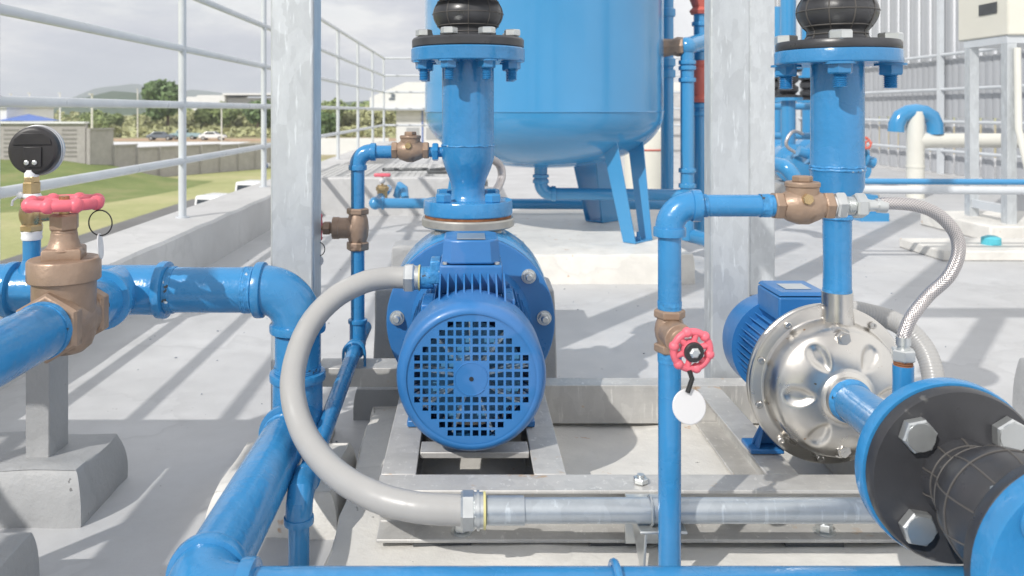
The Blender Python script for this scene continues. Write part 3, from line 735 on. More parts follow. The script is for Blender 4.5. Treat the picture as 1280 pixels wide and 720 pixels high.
# ---- right pump riser
ax, ay = .658, 1.46
rr_ = thing('riser_pipe', (ax, ay, .5), 'blue riser pipe with wide bolted flange above the stainless steel pump', 'pipe')
b = MB(); b.lathe((ax, ay, 0), Z, [(.478, .0242), (.56, .0238), (.60, .0245), (.622, .0243), (.63, .029), (.655, .038), (.675, .0445), (.7, .0452), (.705, .047), (.71, .0452), (.76, .0445), (.895, .0445)], 56); b.build('pipe', 'blue', rr_)
b = MB(); b.lathe((ax, ay, .615), Z, [(0, .0245), (.003, .0275), (.008, .0275), (.011, .0245)], 40)
b.build('weld_bead', 'blue_tape', rr_)
b = MB(); b.lathe((ax, ay, .472), Z, [(0, .0246), (.004, .0262), (.012, .0252), (.02, .0246)], 40); b.build('paint_edge', 'blue_tape', rr_)
def weld(c, r, amp, name, parent, zz=0, n=96):
    b = MB(); c = V(c); pts = []
    for i in range(n + 1):
        a = 2 * PI * (i % n) / n; nz = noise.noise(V((math.cos(a) * 3, math.sin(a) * 3, zz))); pts.append(c + V((math.cos(a) * (r + nz * amp * .4), math.sin(a) * (r + nz * amp * .4), nz * amp)))
    b.tube(pts, .0026, 8, ends=False); return b.build(name, 'blue_tape', parent)
weld((ax, ay, .705), .0452, .0018, 'weld_bead', rr_, 3)
weld((ax, ay, .710), .0447, .0022, 'weld_bead', rr_, 8)
weld((lx, ly, .722), .0655, .003, 'weld_bead', ro, 5)
flange((ax, ay, .891), Z, .106, .024, rr_)
bolts((ax, ay, .891), Z, .085, 4, .038, .0205, rr_, R(21), tail=.024)
rubber_joint((ax, ay, .9153), Z, .104, .05, .068, .14, 'black rubber expansion joint on top of the right riser flange', fw=.016)
flange((ax, ay, 1.056), Z, .106, .024, rr_)
b = MB(); b.cyl((ax, ay, 1.08), (ax, ay, HZ), .0445, n=36); b.build('pipe', 'blue', rr_)
hd = thing('header_pipe', (.6, ay, HZ), 'blue header pipe overhead joining the risers, above the view', 'pipe')
b = MB(); b.cyl((-.1, ay, HZ), (2.2, ay, HZ), .055, n=32); b.build('pipe', 'blue', hd)
b = MB(); b.cyl((lx, ay, HZ), (lx, ly + .06, HZ), .06, n=32); b.build('pipe', 'blue', hd)

# ------------------------------------------------------------------ BIG LEFT PUMP
mx, mz = .006, .334
lpump = thing('pump', (0, 1.85, .19), 'big blue motor pump with square holed fan cover, left of centre', 'pump')
def MO(y): return V((mx, y, mz))
# fan cover shell
b = MB(); rc = .1345
ring = [(0, .1155), (-.0005, .118), (.0, .122), (.004, .1275), (.012, .1325), (.022, rc), (.11, rc * .995), (.125, rc * .985), (.125, rc * .96), (.02, rc * .96), (.012, .1235), (.006, .1155)]
b.lathe(MO(1.45), Y, ring, 96, ends=False); b.build('fan_cover', 'blue_deep', lpump, smooth=50); fan_cover = lpump.children[-1]
# perforated grille
b = MB(); pitch = .0148; hole = .0105; bars = []
n_ = 8; lines = []
for i in range(-n_, n_):
    c_ = (i + .5) * pitch; lines += [c_ - hole / 2, c_ + hole / 2]
lines = [-.1185] + [l for l in lines if abs(l) < .1175] + [.1185]
gy = 1.4525
vt = {}
def gvv(i, j):
    if (i, j) not in vt:
        x_, z_ = lines[i], lines[j]; r_ = math.hypot(x_, z_)
        if r_ > .1170: x_, z_ = x_ * .1170 / r_, z_ * .1170 / r_
        vt[(i, j)] = b.bm.verts.new((mx + x_, gy, mz + z_))
    return vt[(i, j)]
for i in range(len(lines) - 1):
    for j in range(len(lines) - 1):
        xc, zc = (lines[i] + lines[i + 1]) / 2, (lines[j] + lines[j + 1]) / 2; rc_ = math.hypot(xc, zc)
        ish = (lines[i + 1] - lines[i] > .009) and (lines[j + 1] - lines[j] > .009) and rc_ < .1035 and rc_ > .034
        if ish: continue
        if min(math.hypot(lines[a_], lines[c_]) for a_ in (i, i + 1) for c_ in (j, j + 1)) > .1170: continue
        b.bm.faces.new((gvv(i, j), gvv(i + 1, j), gvv(i + 1, j + 1), gvv(i, j + 1)))
g_ = bmesh.ops.extrude_face_region(b.bm, geom=b.bm.faces[:]); bmesh.ops.translate(b.bm, verts=[e for e in g_['geom'] if isinstance(e, bmesh.types.BMVert)], vec=(0, .002, 0))
b.build('grille', 'blue_deep', fan_cover)
b = MB(); b.torus(MO(1.4522), Y, .029, .0012, 40, 6, a0=.2, a1=5.6); b.lathe(MO(1.4518), Y, [(0, .028), (.0008, .029)], 40); b.build('hub_plate', 'blue_deep', fan_cover)
b = MB(); b.lathe(MO(1.4508), Y, [(0, .004), (.001, .004)], 16); b.build('hub_hole', 'dark', fan_cover)
b = MB()
for i in range(9):
    a = 2 * PI * i / 9 + .2; q = V((math.cos(a), 0, math.sin(a))); s_ = V((-math.sin(a), 0, math.cos(a)))
    b.prism([MO(1.462) + q * .03 + s_ * .0022, MO(1.462) + q * .104 + s_ * .0022, MO(1.462) + q * .104 - s_ * .0022, MO(1.462) + q * .03 - s_ * .0022], (0, .03, 0))
b.lathe(MO(1.465), Y, [(0, .03), (.027, .032)], 30)
b.build('fan', 'fan', fan_cover)
b = MB(); b.lathe(MO(1.492), Y, [(0, .092), (.002, .092)], 40); b.build('fan_disc', 'dark_blue', fan_cover)
# motor body with fins
b = MB(); b.lathe(MO(1.56), Y, [(0, .1), (.01, .106), (.25, .106), (.27, .1)], 60)
for i in range(52):
    a = 2 * PI * i / 52; q = V((math.cos(a), 0, math.sin(a))); s_ = V((-math.sin(a), 0, math.cos(a))) * .0018
    if 1.1 < a < 2.04: continue
    b.prism([MO(1.545) + q * .1 + s_, MO(1.545) + q * .128 + s_ * .6, MO(1.545) + q * .128 - s_ * .6, MO(1.545) + q * .1 - s_], (0, .255, 0))
for i in range(-4, 5):      # the tall fins in front of the terminal box
    xx = mx + .0155 * i + .002
    b.prism([(xx - .0016, 1.545, mz + .1), (xx + .0016, 1.545, mz + .1), (xx + .0016, 1.60, mz + .137), (xx - .0016, 1.60, mz + .137)], (0, .2, 0)) if False else b.prism([(xx - .0016, 1.53, mz + .1), (xx - .0016, 1.545, mz + .133), (xx - .0016, 1.599, mz + .158), (xx - .0016, 1.599, mz + .1)], (.0032, 0, 0))
b.build('motor_housing', 'blue_deep', lpump)
# motor feet
for s_ in (-1, 1):
    b = MB(); b.box((mx + s_ * .1 - .025, 1.6, .1905), (mx + s_ * .1 + .025, 1.78, .204)); b.prism([(mx + s_ * .112, 1.62, .2), (mx + s_ * .085, 1.62, .2), (mx + s_ * .06, 1.62, .25), (mx + s_ * .09, 1.62, .27)], (0, .14, 0)); b.build('foot', 'blue_deep', lpump, bevel=.003)
# terminal box
b = MB(); b.box((-.056, 1.6, .45), (.068, 1.735, .507)); b.build('terminal_box', 'blue_deep', lpump, bevel=.004, seg=3); tb = lpump.children[-1]
b = MB()
lid = []
for (x_, y_) in ((-.052, 1.618), (-.034, 1.6), (.046, 1.6), (.064, 1.618), (.064, 1.715), (.046, 1.733), (-.034, 1.733), (-.052, 1.715)): lid.append(V((x_, y_, .509)))
top = [V((.006 + (p.x - .006) * .93, 1.667 + (p.y - 1.667) * .93, .556)) for p in lid]
b.rings([lid, top]); b.build('box_lid', 'blue_deep', tb, bevel=.004, seg=3)
for x_ in (-.045, .057):
    b = MB(); b.lathe((x_, 1.608, .508), Z, [(0, .005), (.004, .005), (.005, .003)], 12); b.build('lid_screw', 'zinc', tb)
b = MB(); b.box((-.022, 1.606, .5575), (.034, 1.68, .5585)); b.build('nameplate', 'zinc', tb)
b = MB(); b.box((-.076, 1.64, .462), (-.055, 1.70, .508)); b.build('cable_entry', 'blue_tape', tb, bevel=.003)
b = MB(); b.box((.07, 1.56, .42), (.09, 1.66, .45)); b.build('lifting_lug', 'blue_deep', lpump, bevel=.003)
b = MB(); b.box((-.09, 1.56, .40), (-.067, 1.66, .44)); b.build('lifting_lug', 'blue_deep', lpump, bevel=.003)
# adapter flange
b = MB(); b.lathe(MO(1.815), Y, [(0, .11), (.005, .125), (.028, .135), (.035, .188), (.038, .1905), (.062, .1905), (.065, .187)], 96); b.build('motor_flange', 'blue_deep', lpump); 
for i, a in enumerate((3, 38, 142, 177, 215, 323)):
    q = MO(1.846) + V((math.cos(R(a)), 0, math.sin(R(a)))) * .166
    b = MB(); b.cyl(q + Y * .01, q - Y * .003, .0165, n=24); b.hexa(q, q - Y * .013, .0145, .4 * i); b.lathe(q - Y * .012, -Y, [(0, .0085), (.008, .0085), (.012, .006)], 16); b.build('flange_bolt', 'zinc', lpump)
# seal ring, adapter and volute
b = MB(); b.lathe(MO(1.882), Y, [(0, .165), (.04, .172), (.041, .165)], 64); b.build('adapter_ring', 'dark_steel', lpump)
b = MB(); b.lathe(MO(1.925), Y, [(0, .14), (.004, .182), (.012, .188), (.03, .190), (.05, .193), (.15, .195), (.19, .18), (.23, .12), (.24, .06)], 72)
b.lathe((lx, ly, .40), Z, [(0, .09), (.06, .07), (.09, .05), (.125, .048)], 40); b.build('volute', 'blue', lpump)
for i in range(8):
    a = R(22.5 + 45 * i); q = MO(1.926) + V((math.cos(a), 0, math.sin(a))) * .155
    b = MB(); b.hexa(q, q - Y * .012, .012, .2); b.build('volute_bolt', 'blue', lpump)
b = MB(); b.lathe((lx, ly, .521), Z, [(0, .05), (.001, .112), (.004, .1155), (.020, .1155), (.0235, .113), (.0236, .05)], 64); b.build('pump_flange', 'steel_flange', lpump)
for a in (225, 315, 45, 135):
    q = V((lx + .085 * math.cos(R(a)), ly + .085 * math.sin(R(a)), .5205)); b = MB(); b.hexa(q, q - Z * .02, .0215, .15); b.build('nut', 'steel_flange', lpump)

# ---- flexible conduit of the left pump
cd = thing('flexible_conduit', (-.3, 1.6, .3), 'smooth light grey flexible conduit looping down from the big motor', 'conduit')
pts = [P(510, 347, 1.665), P(485, 347, 1.665), P(455, 353, 1.65), P(420, 371, 1.62), P(390, 402, 1.58), P(371, 445, 1.53), P(366, 492, 1.46), P(382, 545, 1.40), P(418, 590, 1.325), P(468, 620, 1.265), P(520, 634, 1.24), P(578, 638, 1.236)]
b = MB(); b.tube(catmull(pts, 14), .0222, 28, rf=lambda L, r: r * (1 + .006 * math.sin(L * 900))); b.build('sleeve', 'conduit', cd)
a_, c_ = P(505, 347, 1.665), P(528, 347, 1.665)
b = MB(); b.hexa(a_, a_ + X * .022, .030, .1); b.cyl(a_ + X * .02, a_ + X * .03, .024, n=24); b.build('gland', 'zinc', cd)
b = MB(); b.lathe(a_ + X * .03, X, [(0, .026), (.003, .0262)], 24); b.build('gland_ring', 'yellow', cd)
b = MB(); b.cyl(a_ + X * .033, a_ + X * .06, .0225, n=24); b.build('entry_tube', 'blue_tape', cd)
b = MB(); e_ = P(576, 638, 1.236); b.hexa(e_, e_ + X * .022, .0285, .1); b.cyl(e_ + X * .02, e_ + X * .034, .0255, n=28); b.cyl(e_ + X * .024, e_ + X * .028, .028, n=28); b.build('gland', 'zinc', cd)
b = MB(); b.lathe(e_ + X * .034, X, [(0, .0265), (.0035, .0265)], 28); b.build('gland_ring', 'yellow', cd)
sc_ = thing('steel_conduit', (e_.x, e_.y, .1), 'straight galvanised conduit pipe along the front of the pump frame', 'conduit')
b = MB(); b.cyl(e_ + X * .038, e_ + X * .096, .0208, n=32); b.build('coupling', 'galv_pipe', sc_, bevel=.001)
b = MB(); b.cyl(e_ + X * .096, V((1.0, e_.y, e_.z)), .0183, n=32); b.build('pipe', 'galv_pipe', sc_)
b = MB(); b.prism([P(790, 652, 1.30), P(812, 652, 1.30), P(812, 708, 1.24), P(806, 708, 1.24)], (.003, 0, 0)); 
bz = e_.z - .02
b.box((.262, 1.262, bz - .006), (.33, 1.34, bz)); b.prism([(.262, 1.262, bz - .006), (.262, 1.335, bz - .006), (.262, 1.262, bz - .07)], (.004, 0, 0)); b.box((.326, 1.262, bz - .05), (.33, 1.335, bz - .006))
b.bm.free(); b = MB(); b.box((.255, 1.212, bz - .004), (.325, 1.335, bz)); b.prism([(.262, 1.214, bz - .0045), (.262, 1.334, bz - .0045), (.262, 1.334, bz - .02), (.262, 1.25, bz - .075), (.262, 1.23, bz - .075)], (.004, 0, 0)); b.box((.255, 1.329, bz - .08), (.325, 1.335, bz - .0045))
b.build('bracket', 'zinc', sc_, bevel=.001)
b = MB(); b.torus((.275, e_.y, e_.z), X, .0203, .002, 28, 6); b.hexa((.31, 1.29, bz), (.31, 1.29, bz + .008), .009); b.build('clamp', 'zinc', sc_)

# ------------------------------------------------------------------ RIGHT STAINLESS PUMP
rx, rz = .645, .32
rp = thing('pump', (rx, 1.6, .19), 'stainless steel centrifugal pump with dimpled round casing and blue motor, at the right', 'pump')
def RO(y): return V((rx, y, rz))
PK = [R(a) for a in (57, 123, 180, 237, 303, 0)]
def dimple(r, a):
    s_ = 0
    aa = (a) % (2 * PI)
    for p_ in PK:
        da = (aa - p_ + PI) % (2 * PI) - PI
        dr = (r - .077) / .021; dw = da * r / (.013 + .22 * (r - .075))
        q_ = dr * dr + dw * dw
        s_ += .0078 * math.exp(-(q_ ** 2.6))
        # raised ridge between the pockets
    return s_
b = MB()
prof = [(0, .034), (.002, .044), (.004, .049)]
for i in range(1, 26):
    r_ = .049 + (.108 - .049) * i / 25; e = (r_ - .049) / .059
    prof.append((.004 + .020 * e ** 2.2, r_))
prof += [(.028, .1115), (.036, .115), (.052, .117), (.062, .1185), (.066, .121), (.067, .124), (.0675, .136), (.069, .1395)]
# frame_for(Y): u = Y x Z = X ; v = u x d = Z  -> angle measured like the picture
b.lathe(RO(1.392), Y, prof, 144, fn=dimple); b.build('casing', 'stainless', rp, smooth=60)
b = MB(); b.lathe(RO(1.463), Y, [(-.002, .135), (0, .141), (.003, .1425), (.006, .1415), (.008, .139), (.011, .139), (.013, .1415), (.018, .142), (.0205, .138), (.021, .1)], 96); b.build('clamp_ring', 'stainless', rp)
b = MB(); b.lathe(RO(1.484), Y, [(0, .13), (.03, .125), (.05, .09)], 64); b.build('rear_casing', 'blue_deep', rp)
for a in (125, 160, 195, 228, 262, 90, 55, 20, -15):
    q = RO(1.459) + V((math.cos(R(a)), 0, math.sin(R(a)))) * .1315
    b = MB(); b.lathe(q, -Y, [(0, .0065), (.004, .0065), (.005, .005), (.005, .003), (.003, .0028)], 18); b.build('rim_screw', 'stainless', rp)
for zz in (.098, -.094):
    q = RO(1.418) + Z * zz; b = MB(); b.lathe(q + Y * .01, -Y, [(0, .02), (.008, .019), (.013, .0165)], 28); b.hexa(q - Y * .002, q - Y * .014, .0135, .3); b.lathe(q - Y * .014, -Y, [(0, .008), (.003, .0078)], 20); b.build('plug', 'stainless', rp)
b = MB(); b.lathe((ax, ay, .425), Z, [(0, .029), (.02, .0275), (.03, .0262), (.062, .0262), (.063, .024)], 40); b.build('outlet_stub', 'stainless', rp)
b = MB(); b.lathe(RO(1.396), -Y, [(0, .046), (.003, .044), (.006, .038), (.012, .036), (.014, .034)], 48); b.build('inlet_collar', 'stainless', rp)
# motor behind
b = MB(); b.lathe(RO(1.52), Y, [(0, .07), (.01, .077), (.2, .077), (.21, .07)], 48)
for i in range(40):
    a = 2 * PI * i / 40; q = V((math.cos(a), 0, math.sin(a))); s_ = V((-math.sin(a), 0, math.cos(a))) * .0017
    b.prism([RO(1.52) + q * .07 + s_, RO(1.52) + q * .091 + s_ * .7, RO(1.52) + q * .091 - s_ * .7, RO(1.52) + q * .07 - s_], (0, .19, 0))
b.build('motor_housing', 'blue_deep', rp)
b = MB(); b.lathe(RO(1.69), Y, [(0, .0975), (0, .101), (.06, .1015), (.075, .097), (.08, .085), (.081, .02)], 64); b.build('fan_cover', 'blue_deep', rp)
b = MB(); b.box((rx - .045, 1.58, .40), (rx + .055, 1.70, .449)); b.build('terminal_box', 'blue_deep', rp, bevel=.004, seg=3); tb = rp.children[-1]
b = MB(); b.box((rx - .045, 1.58, .451), (rx + .055, 1.70, .458), top=.9); b.build('box_lid', 'blue_deep', tb, bevel=.002)
b = MB(); b.box((rx - .02, 1.61, .4585), (rx + .03, 1.66, .4592)); b.build('nameplate', 'zinc', tb)
for s_ in (-1, 1):
    b = MB(); b.box((rx + s_ * .105 - .03, 1.475, .1905), (rx + s_ * .105 + .03, 1.53, .199))
    b.prism([(rx + s_ * .085, 1.50, .199), (rx + s_ * .125, 1.50, .199), (rx + s_ * .10, 1.50, .25), (rx + s_ * .06, 1.50, .25)], (0, .008, 0))
    b.prism([(rx + s_ * .118, 1.478, .199), (rx + s_ * .122, 1.478, .199), (rx + s_ * .10, 1.50, .25), (rx + s_ * .096, 1.50, .25)], (0, .02, 0)); b.build('foot', 'blue_deep', rp, bevel=.002)
# flexible conduit
cd2 = thing('flexible_conduit', (.8, 1.7, .1), 'ribbed light grey flexible conduit curving down behind the stainless pump', 'conduit')
pts = [P(1052, 386, 1.68), P(1085, 392, 1.68), P(1120, 403, 1.68), P(1147, 425, 1.66), P(1163, 455, 1.63), P(1168, 500, 1.6), P(1160, 545, 1.56), P(1130, 600, 1.52)]
b = MB(); b.tube(catmull(pts, 40), .0205, 24, rf=lambda L, r: r * (1 + .014 * math.sin(L * 1050))); b.build('sleeve', 'conduit', cd2)

# suction side
su = thing('suction_pipe', (rx, 1.2, .3), 'short blue suction pipe widening to a flange in front of the stainless pump', 'pipe')
b = MB(); b.lathe(RO(1.386), -Y, [(0, .033), (.02, .0325), (.06, .033), (.1, .035), (.13, .039), (.17, .047), (.215, .057), (.262, .062)], 56); b.build('pipe', 'blue', su)
b = MB(); b.lathe(RO(1.384), -Y, [(0, .034), (.004, .0375), (.01, .0355), (.014, .033)], 40); b.build('weld_bead', 'blue_tape', su)
AX2 = V((.648, 0, .322))
def QO(y): return V((.650, y, .324))
flange(QO(1.125), -Y, .1205, .022, su)
rj2 = rubber_joint(QO(1.1025), -Y, .1165, .051, .077, .235, 'big black rubber expansion joint in the lower right corner with bolted collars', fw=.02)
# bolts with steel heads
for i in range(8):
    a = R(45 * i + 1); 
for i, a in enumerate((52, 127, 142 + 90, 307, 180 + 90)):
    pass
for i in range(4):
    a = R(45 + 90 * i); q = QO(1.082) + V((math.cos(a), 0, math.sin(a))) * .0855
    b = MB(); b.hexa(q, q - Y * .017, .0232, .5 + .35 * i); b.lathe(q - Y * .0165, -Y, [(0, .019), (.0015, .0185)], 24); b.build('bolt_head', 'zinc', su)
    b = MB(); b.hexa(q + Y * .043, q + Y * .06, .021, .2); b.build('nut', 'blue', su)
s2 = thing('suction_pipe', QO(.83), 'blue bolted flange pipe cut by the lower right corner of the view', 'pipe')
flange(QO(.8665), -Y, .1205, .03, s2)
b = MB(); b.cyl(QO(.84), QO(.45), .057, n=48); b.lathe(QO(.838), -Y, [(0, .07), (.02, .06), (.03, .057)], 48); b.build('pipe', 'blue', s2)
for i in range(4):
    a = R(45 + 90 * i); q = QO(.8365) + V((math.cos(a), 0, math.sin(a))) * .0905
    b = MB(); b.cyl(q, q - Y * .003, .023, n=36); b.torus(q - Y * .003, Y, .021, .0025, 32, 6); b.hexa(q, q - Y * .018, .0175, .4); b.cyl(q - Y * .018, q - Y * .03, .01, n=20); b.build('nut', 'blue', s2)
    b = MB(); q2 = QO(.8875) + V((math.cos(a), 0, math.sin(a))) * .0855; b.hexa(q2, q2 + Y * .014, .021, .4); b.build('bolt_head', 'zinc', s2)

# ------------------------------------------------------------------ slim pipe in front with small gate valve
FY = 1.185
fx, fy = (837 - 585) * FY / 1024, FY
fp = thing('pipe_run', (fx, fy, .06), 'slim blue upright pipe in front of the frame, turning right to the bronze check valve', 'pipe')
ft = H - (257 - 138) * FY / 1024
elbow('elbow', (fx, fy, ft), X, -Z, r1, fp, Rb=.033, k=1.22)
gz2 = H - (413 - 138) * FY / 1024
pipe('pipe', (fx, fy, ft - .03), (fx, fy, gz2 + .025), .0166, fp, n=32)
pipe('pipe', (fx, fy, gz2 - .025), (fx, fy, -.0), .0162, fp, n=32)
xcv = (1003 - 585) * FY / 1024
pipe('pipe', (fx + .03, fy, ft), (xcv - .03, fy, ft), .0158, fp, n=32)
pipe_wrap((fx + .045, fy, ft), (fx + .053, fy, ft), .0162, fp); pipe_wrap((xcv - .062, fy, ft), (xcv - .048, fy, ft), .0162, fp)
pipe_wrap((fx, fy, gz2 + .026), (fx, fy, gz2 + .042), .0166, fp); pipe_wrap((fx, fy, gz2 - .045), (fx, fy, gz2 - .026), .0166, fp)
check_valve((xcv, fy, ft), .0285, 'bronze check valve with top cap between the slim pipe and the braided hose')
un = thing('pipe_fitting', (xcv + .06, fy, ft), 'zinc nipple and hex nuts with white tape joining check valve to braided hose', 'fitting')
b = MB(); b.cyl((xcv + .036, fy, ft), (xcv + .09, fy, ft), .012, n=24)
b.lathe((xcv + .062, fy, ft), X, [(i * .0015, .0135 if i % 2 else .0118) for i in range(14)], 24); b.hexa((xcv + .046, fy, ft), (xcv + .060, fy, ft), .0205, .2); b.hexa((xcv + .074, fy, ft), (xcv + .09, fy, ft), .0185, .4); b.build('nut', 'zinc', un)
b = MB(); b.lathe((xcv + .04, fy, ft), X, [(0, .013), (.003, .0148), (.007, .013)], 24); b.build('thread_tape', 'tape', un)
# gate valve on it
g3 = thing('gate_valve', (fx, fy, gz2 - .03), 'small bronze gate valve with pink red handwheel on the slim front pipe', 'valve')
b = MB(); b.hexa((fx, fy, gz2 - .031), (fx, fy, gz2 - .018), .0225, .1); b.hexa((fx, fy, gz2 + .018), (fx, fy, gz2 + .031), .0225, .1)
b.lathe((fx, fy, gz2 - .02), Z, [(0, .0165), (.01, .02), (.02, .0215), (.03, .02), (.04, .0165)], 32)
hdv = V((.12, -1, -.06)).normalized()
gc3 = V((fx, fy, gz2)); b.lathe(gc3, hdv, [(0, .02), (.03, .02), (.031, .0215), (.04, .0215), (.042, .014), (.052, .012)], 32); b.build('valve_body', 'bronze', g3, bevel=.0008)
b = MB(); b.hexa(gc3 + hdv * .05, gc3 + hdv * .065, .0135); b.cyl(gc3 + hdv * .06, gc3 + hdv * .092, .005, n=16); b.lathe(gc3 + hdv * .089, hdv, [(0, .0075), (.005, .0075), (.007, .005)], 6); b.build('stem', 'zinc', g3)
wc = P(861, 427, 1.135); off = wc - (gc3 + hdv * .08)
handwheel('handwheel', gc3 + hdv * .082, hdv, .0272, g3, lobes=6, rim=.0050, lobe=.0070, spokes=6, rot=.25, hubr=.0140)
b = MB(); b.lathe(gc3 + hdv * .088, hdv, [(0, .0135), (.0035, .0135), (.0045, .012)], 28); b.build('washer', 'black', g3)
hc = gc3 + hdv * .082
hang_tag(hc + V((-.004, -.002, -.026)), .0232, (.1, -1, .2), 'round blank white tag hanging from the front pink handwheel on a black cord', loop=False, L=.03)

# braided hose
hs = thing('braided_hose', P(1129, 430, 1.2), 'braided stainless steel hose arching from the check valve down to the suction pipe', 'hose')
h0 = V((xcv + .09, fy, ft))
pts = [h0 + X * .018, P(1110, 254, 1.185), P(1145, 257, 1.185), P(1172, 268, 1.19), P(1193, 290, 1.19), P(1198, 316, 1.19), P(1186, 345, 1.195), P(1160, 370, 1.205), P(1140, 395, 1.2), P(1131, 415, 1.2), P(1129, 424, 1.2)]
b = MB(); b.tube(catmull(pts, 12), .0092, 24); b.build('sleeve', 'braid', hs)
b = MB(); b.lathe(h0, X, [(0, .0095), (.006, .0095), (.008, .0085), (.016, .0085), (.018, .0105), (.03, .0105), (.031, .009)], 24); b.build('ferrule', 'zinc', hs)
e2 = P(1129, 424, 1.2)
b = MB(); b.lathe(e2 + Z * .004, -Z, [(0, .0105), (.012, .0105), (.013, .0085), (.022, .0085)], 24); b.hexa(e2 - Z * .014, e2 - Z * .031, .0168, .2); b.build('ferrule', 'zinc', hs)
b = MB(); b.lathe(e2 - Z * .031, -Z, [(i * .0014, .0135 if i % 2 else .0125) for i in range(8)], 24); b.build('thread', 'gasket', hs)
b = MB(); b.cyl(e2 - Z * .038, V((e2.x, 1.2, .36)), .0145, n=28); tag(b.build('tap_pipe', 'blue'), 'short blue upright pipe stub under the braided hose nut', 'pipe')

# ------------------------------------------------------------------ TANK
tkx, tky, tr = .42, 4.6, .66
tk = thing('pressure_tank', (tkx, tky, .14), 'large glossy light blue pressure tank on bent plate legs', 'tank')
prof = [(.485 + .315 * (1 - math.cos(t)) , tr * math.sin(t)) for t in [PI / 2 * i / 20 for i in range(21)]]
prof = [(.8 - .31 * math.cos(PI / 2 * i / 24) ** .95, tr * math.sin(PI / 2 * i / 24) ** .9) for i in range(1, 25)]
prof = [(.49, .001)] + prof + [(.806, tr * 1.002), (.812, tr), (1.6, tr), (2.4, tr), (2.6, tr * .8), (2.7, .1)]
b = MB(); b.lathe((tkx, tky, 0), Z, prof, 96); b.build('shell', 'blue_far', tk)
b = MB(); b.torus((tkx, tky, .803), Z, tr + .001, .004, 96, 6); b.build('weld_seam', 'blue_far', tk)
def leg(fxp, fyp, w, top, hw):
    t_ = .008; q = V((fxp - tkx, fyp - tky, 0)).normalized(); s_ = V((-q.y, q.x, 0)); c0 = V((fxp, fyp, .143))
    b = MB()
    for sg in (-1, 1):
        b0 = c0 + s_ * (sg * w * .5); tp = c0 + s_ * (sg * w * .8) - q * .1 + Z * (top - .143)
        b.prism([b0 - q * hw, b0 + q * hw, tp + q * hw * 1.3, tp - q * hw * 1.3], s_ * (t_ * -sg))
    b.prism([c0 - s_ * w * .5 - q * hw, c0 - s_ * w * .5 + q * hw, c0 + s_ * w * .5 + q * hw, c0 + s_ * w * .5 - q * hw], Z * t_)
    o = b.build('leg', 'blue_far', tk, bevel=.002)
    b = MB(); b.hexa(c0 + Z * .008, c0 + Z * .025, .016); b.cyl(c0 + Z * .02, c0 + Z * .05, .008, n=12); b.build('anchor_bolt', 'blue', o)
leg(.865, 4.17, .16, .70, .037); leg(.815, 4.95, .13, .66, .085); leg(-.10, 4.6, .11, .66, .05)
op = thing('outlet_pipe', (.42, 4.6, .2), 'blue drain pipe with elbow below the tank, running right behind its leg', 'pipe')
ox = (676 - 585) * 4.5 / 1024; oz = .81 - (242 - 138) * 4.5 / 1024
b = MB(); b.cyl((ox, 4.5, .52), (ox, 4.5, oz + .07), .036, n=24); collar(b, (ox, 4.5, .45), Z, .036, .02, 1.25); collar(b, (ox, 4.5, .42), Z, .036, .02, 1.25); b.build('pipe', 'blue_far', op)
elbow('elbow', (ox, 4.5, oz), X, Z, .034, op, Rb=.06, m='blue_far', w=.03)
pipe('pipe', (ox + .05, 4.5, oz), (1.25, 4.5, oz - .01), .033, op, 'blue_far', 24)
lg = thing('pipe_run', (0, 5.3, .2), 'long blue pipe lying across the roof behind the tank legs and beside the low wall', 'pipe')
lz = .81 - (254 - 138) * 5.3 / 1024
pipe('pipe', (-.58, 5.3, lz), (1.6, 5.3, lz - .01), .034, lg, 'blue_far', 24)
b = MB(); b.sphere((-.6, 5.3, lz), .042, n=20); collar(b, (-.55, 5.3, lz), X, .034, .02, 1.25); b.cyl((-.6, 5.3, lz), (-.56, 5.75, lz + .05), .03, n=20); b.build('elbow', 'blue_far', lg)
pipe('stand', (-.1, 5.3, 0), (-.1, 5.3, lz), .012, lg, 'blue_far', 10)
dv = thing('drain_valve', (-.55, 5.5, lz), 'tiny brass drain valve with pink handle and white cap beside the low wall', 'valve')
b = MB(); b.cyl((-.575, 5.5, lz), (-.575, 5.5, lz + .10), .035, n=20); b.hexa((-.575, 5.5, lz + .06), (-.575, 5.5, lz + .09), .043); b.build('valve_body', 'brass', dv)
b = MB(); b.sphere((-.575, 5.48, lz + .13), .022, n=12); b.build('cap', 'whiteplastic', dv)
b = MB(); b.cyl((-.575, 5.5, lz + .1), (-.575, 5.5, lz + .16), .007, n=8); b.build('stem', 'brass', dv)
b = MB(); b.box((-.63, 5.48, lz + .155), (-.52, 5.52, lz + .178)); b.build('handle', 'pink', dv, bevel=.006)
b = MB(); b.tube([V((-.5, 5.75, lz)), V((-.47, 5.7, lz + .08)), V((-.44, 5.65, lz + .06)), V((-.43, 5.6, -.0 + lz))], .028, 14); tag(b.build('pipe_bend', 'blue_far'), 'small blue pipe bend behind the tiny drain valve', 'pipe')
# braided hose loop behind left riser
b = MB(); b.tube(catmull([P(600, 250, 2.2), P(618, 240, 2.25), P(627, 222, 2.3), P(624, 206, 2.3), P(610, 196, 2.25)], 10), .0115, 16); tag(b.build('braided_hose', 'braid'), 'short braided hose loop peeping out behind the left riser pipe', 'hose')

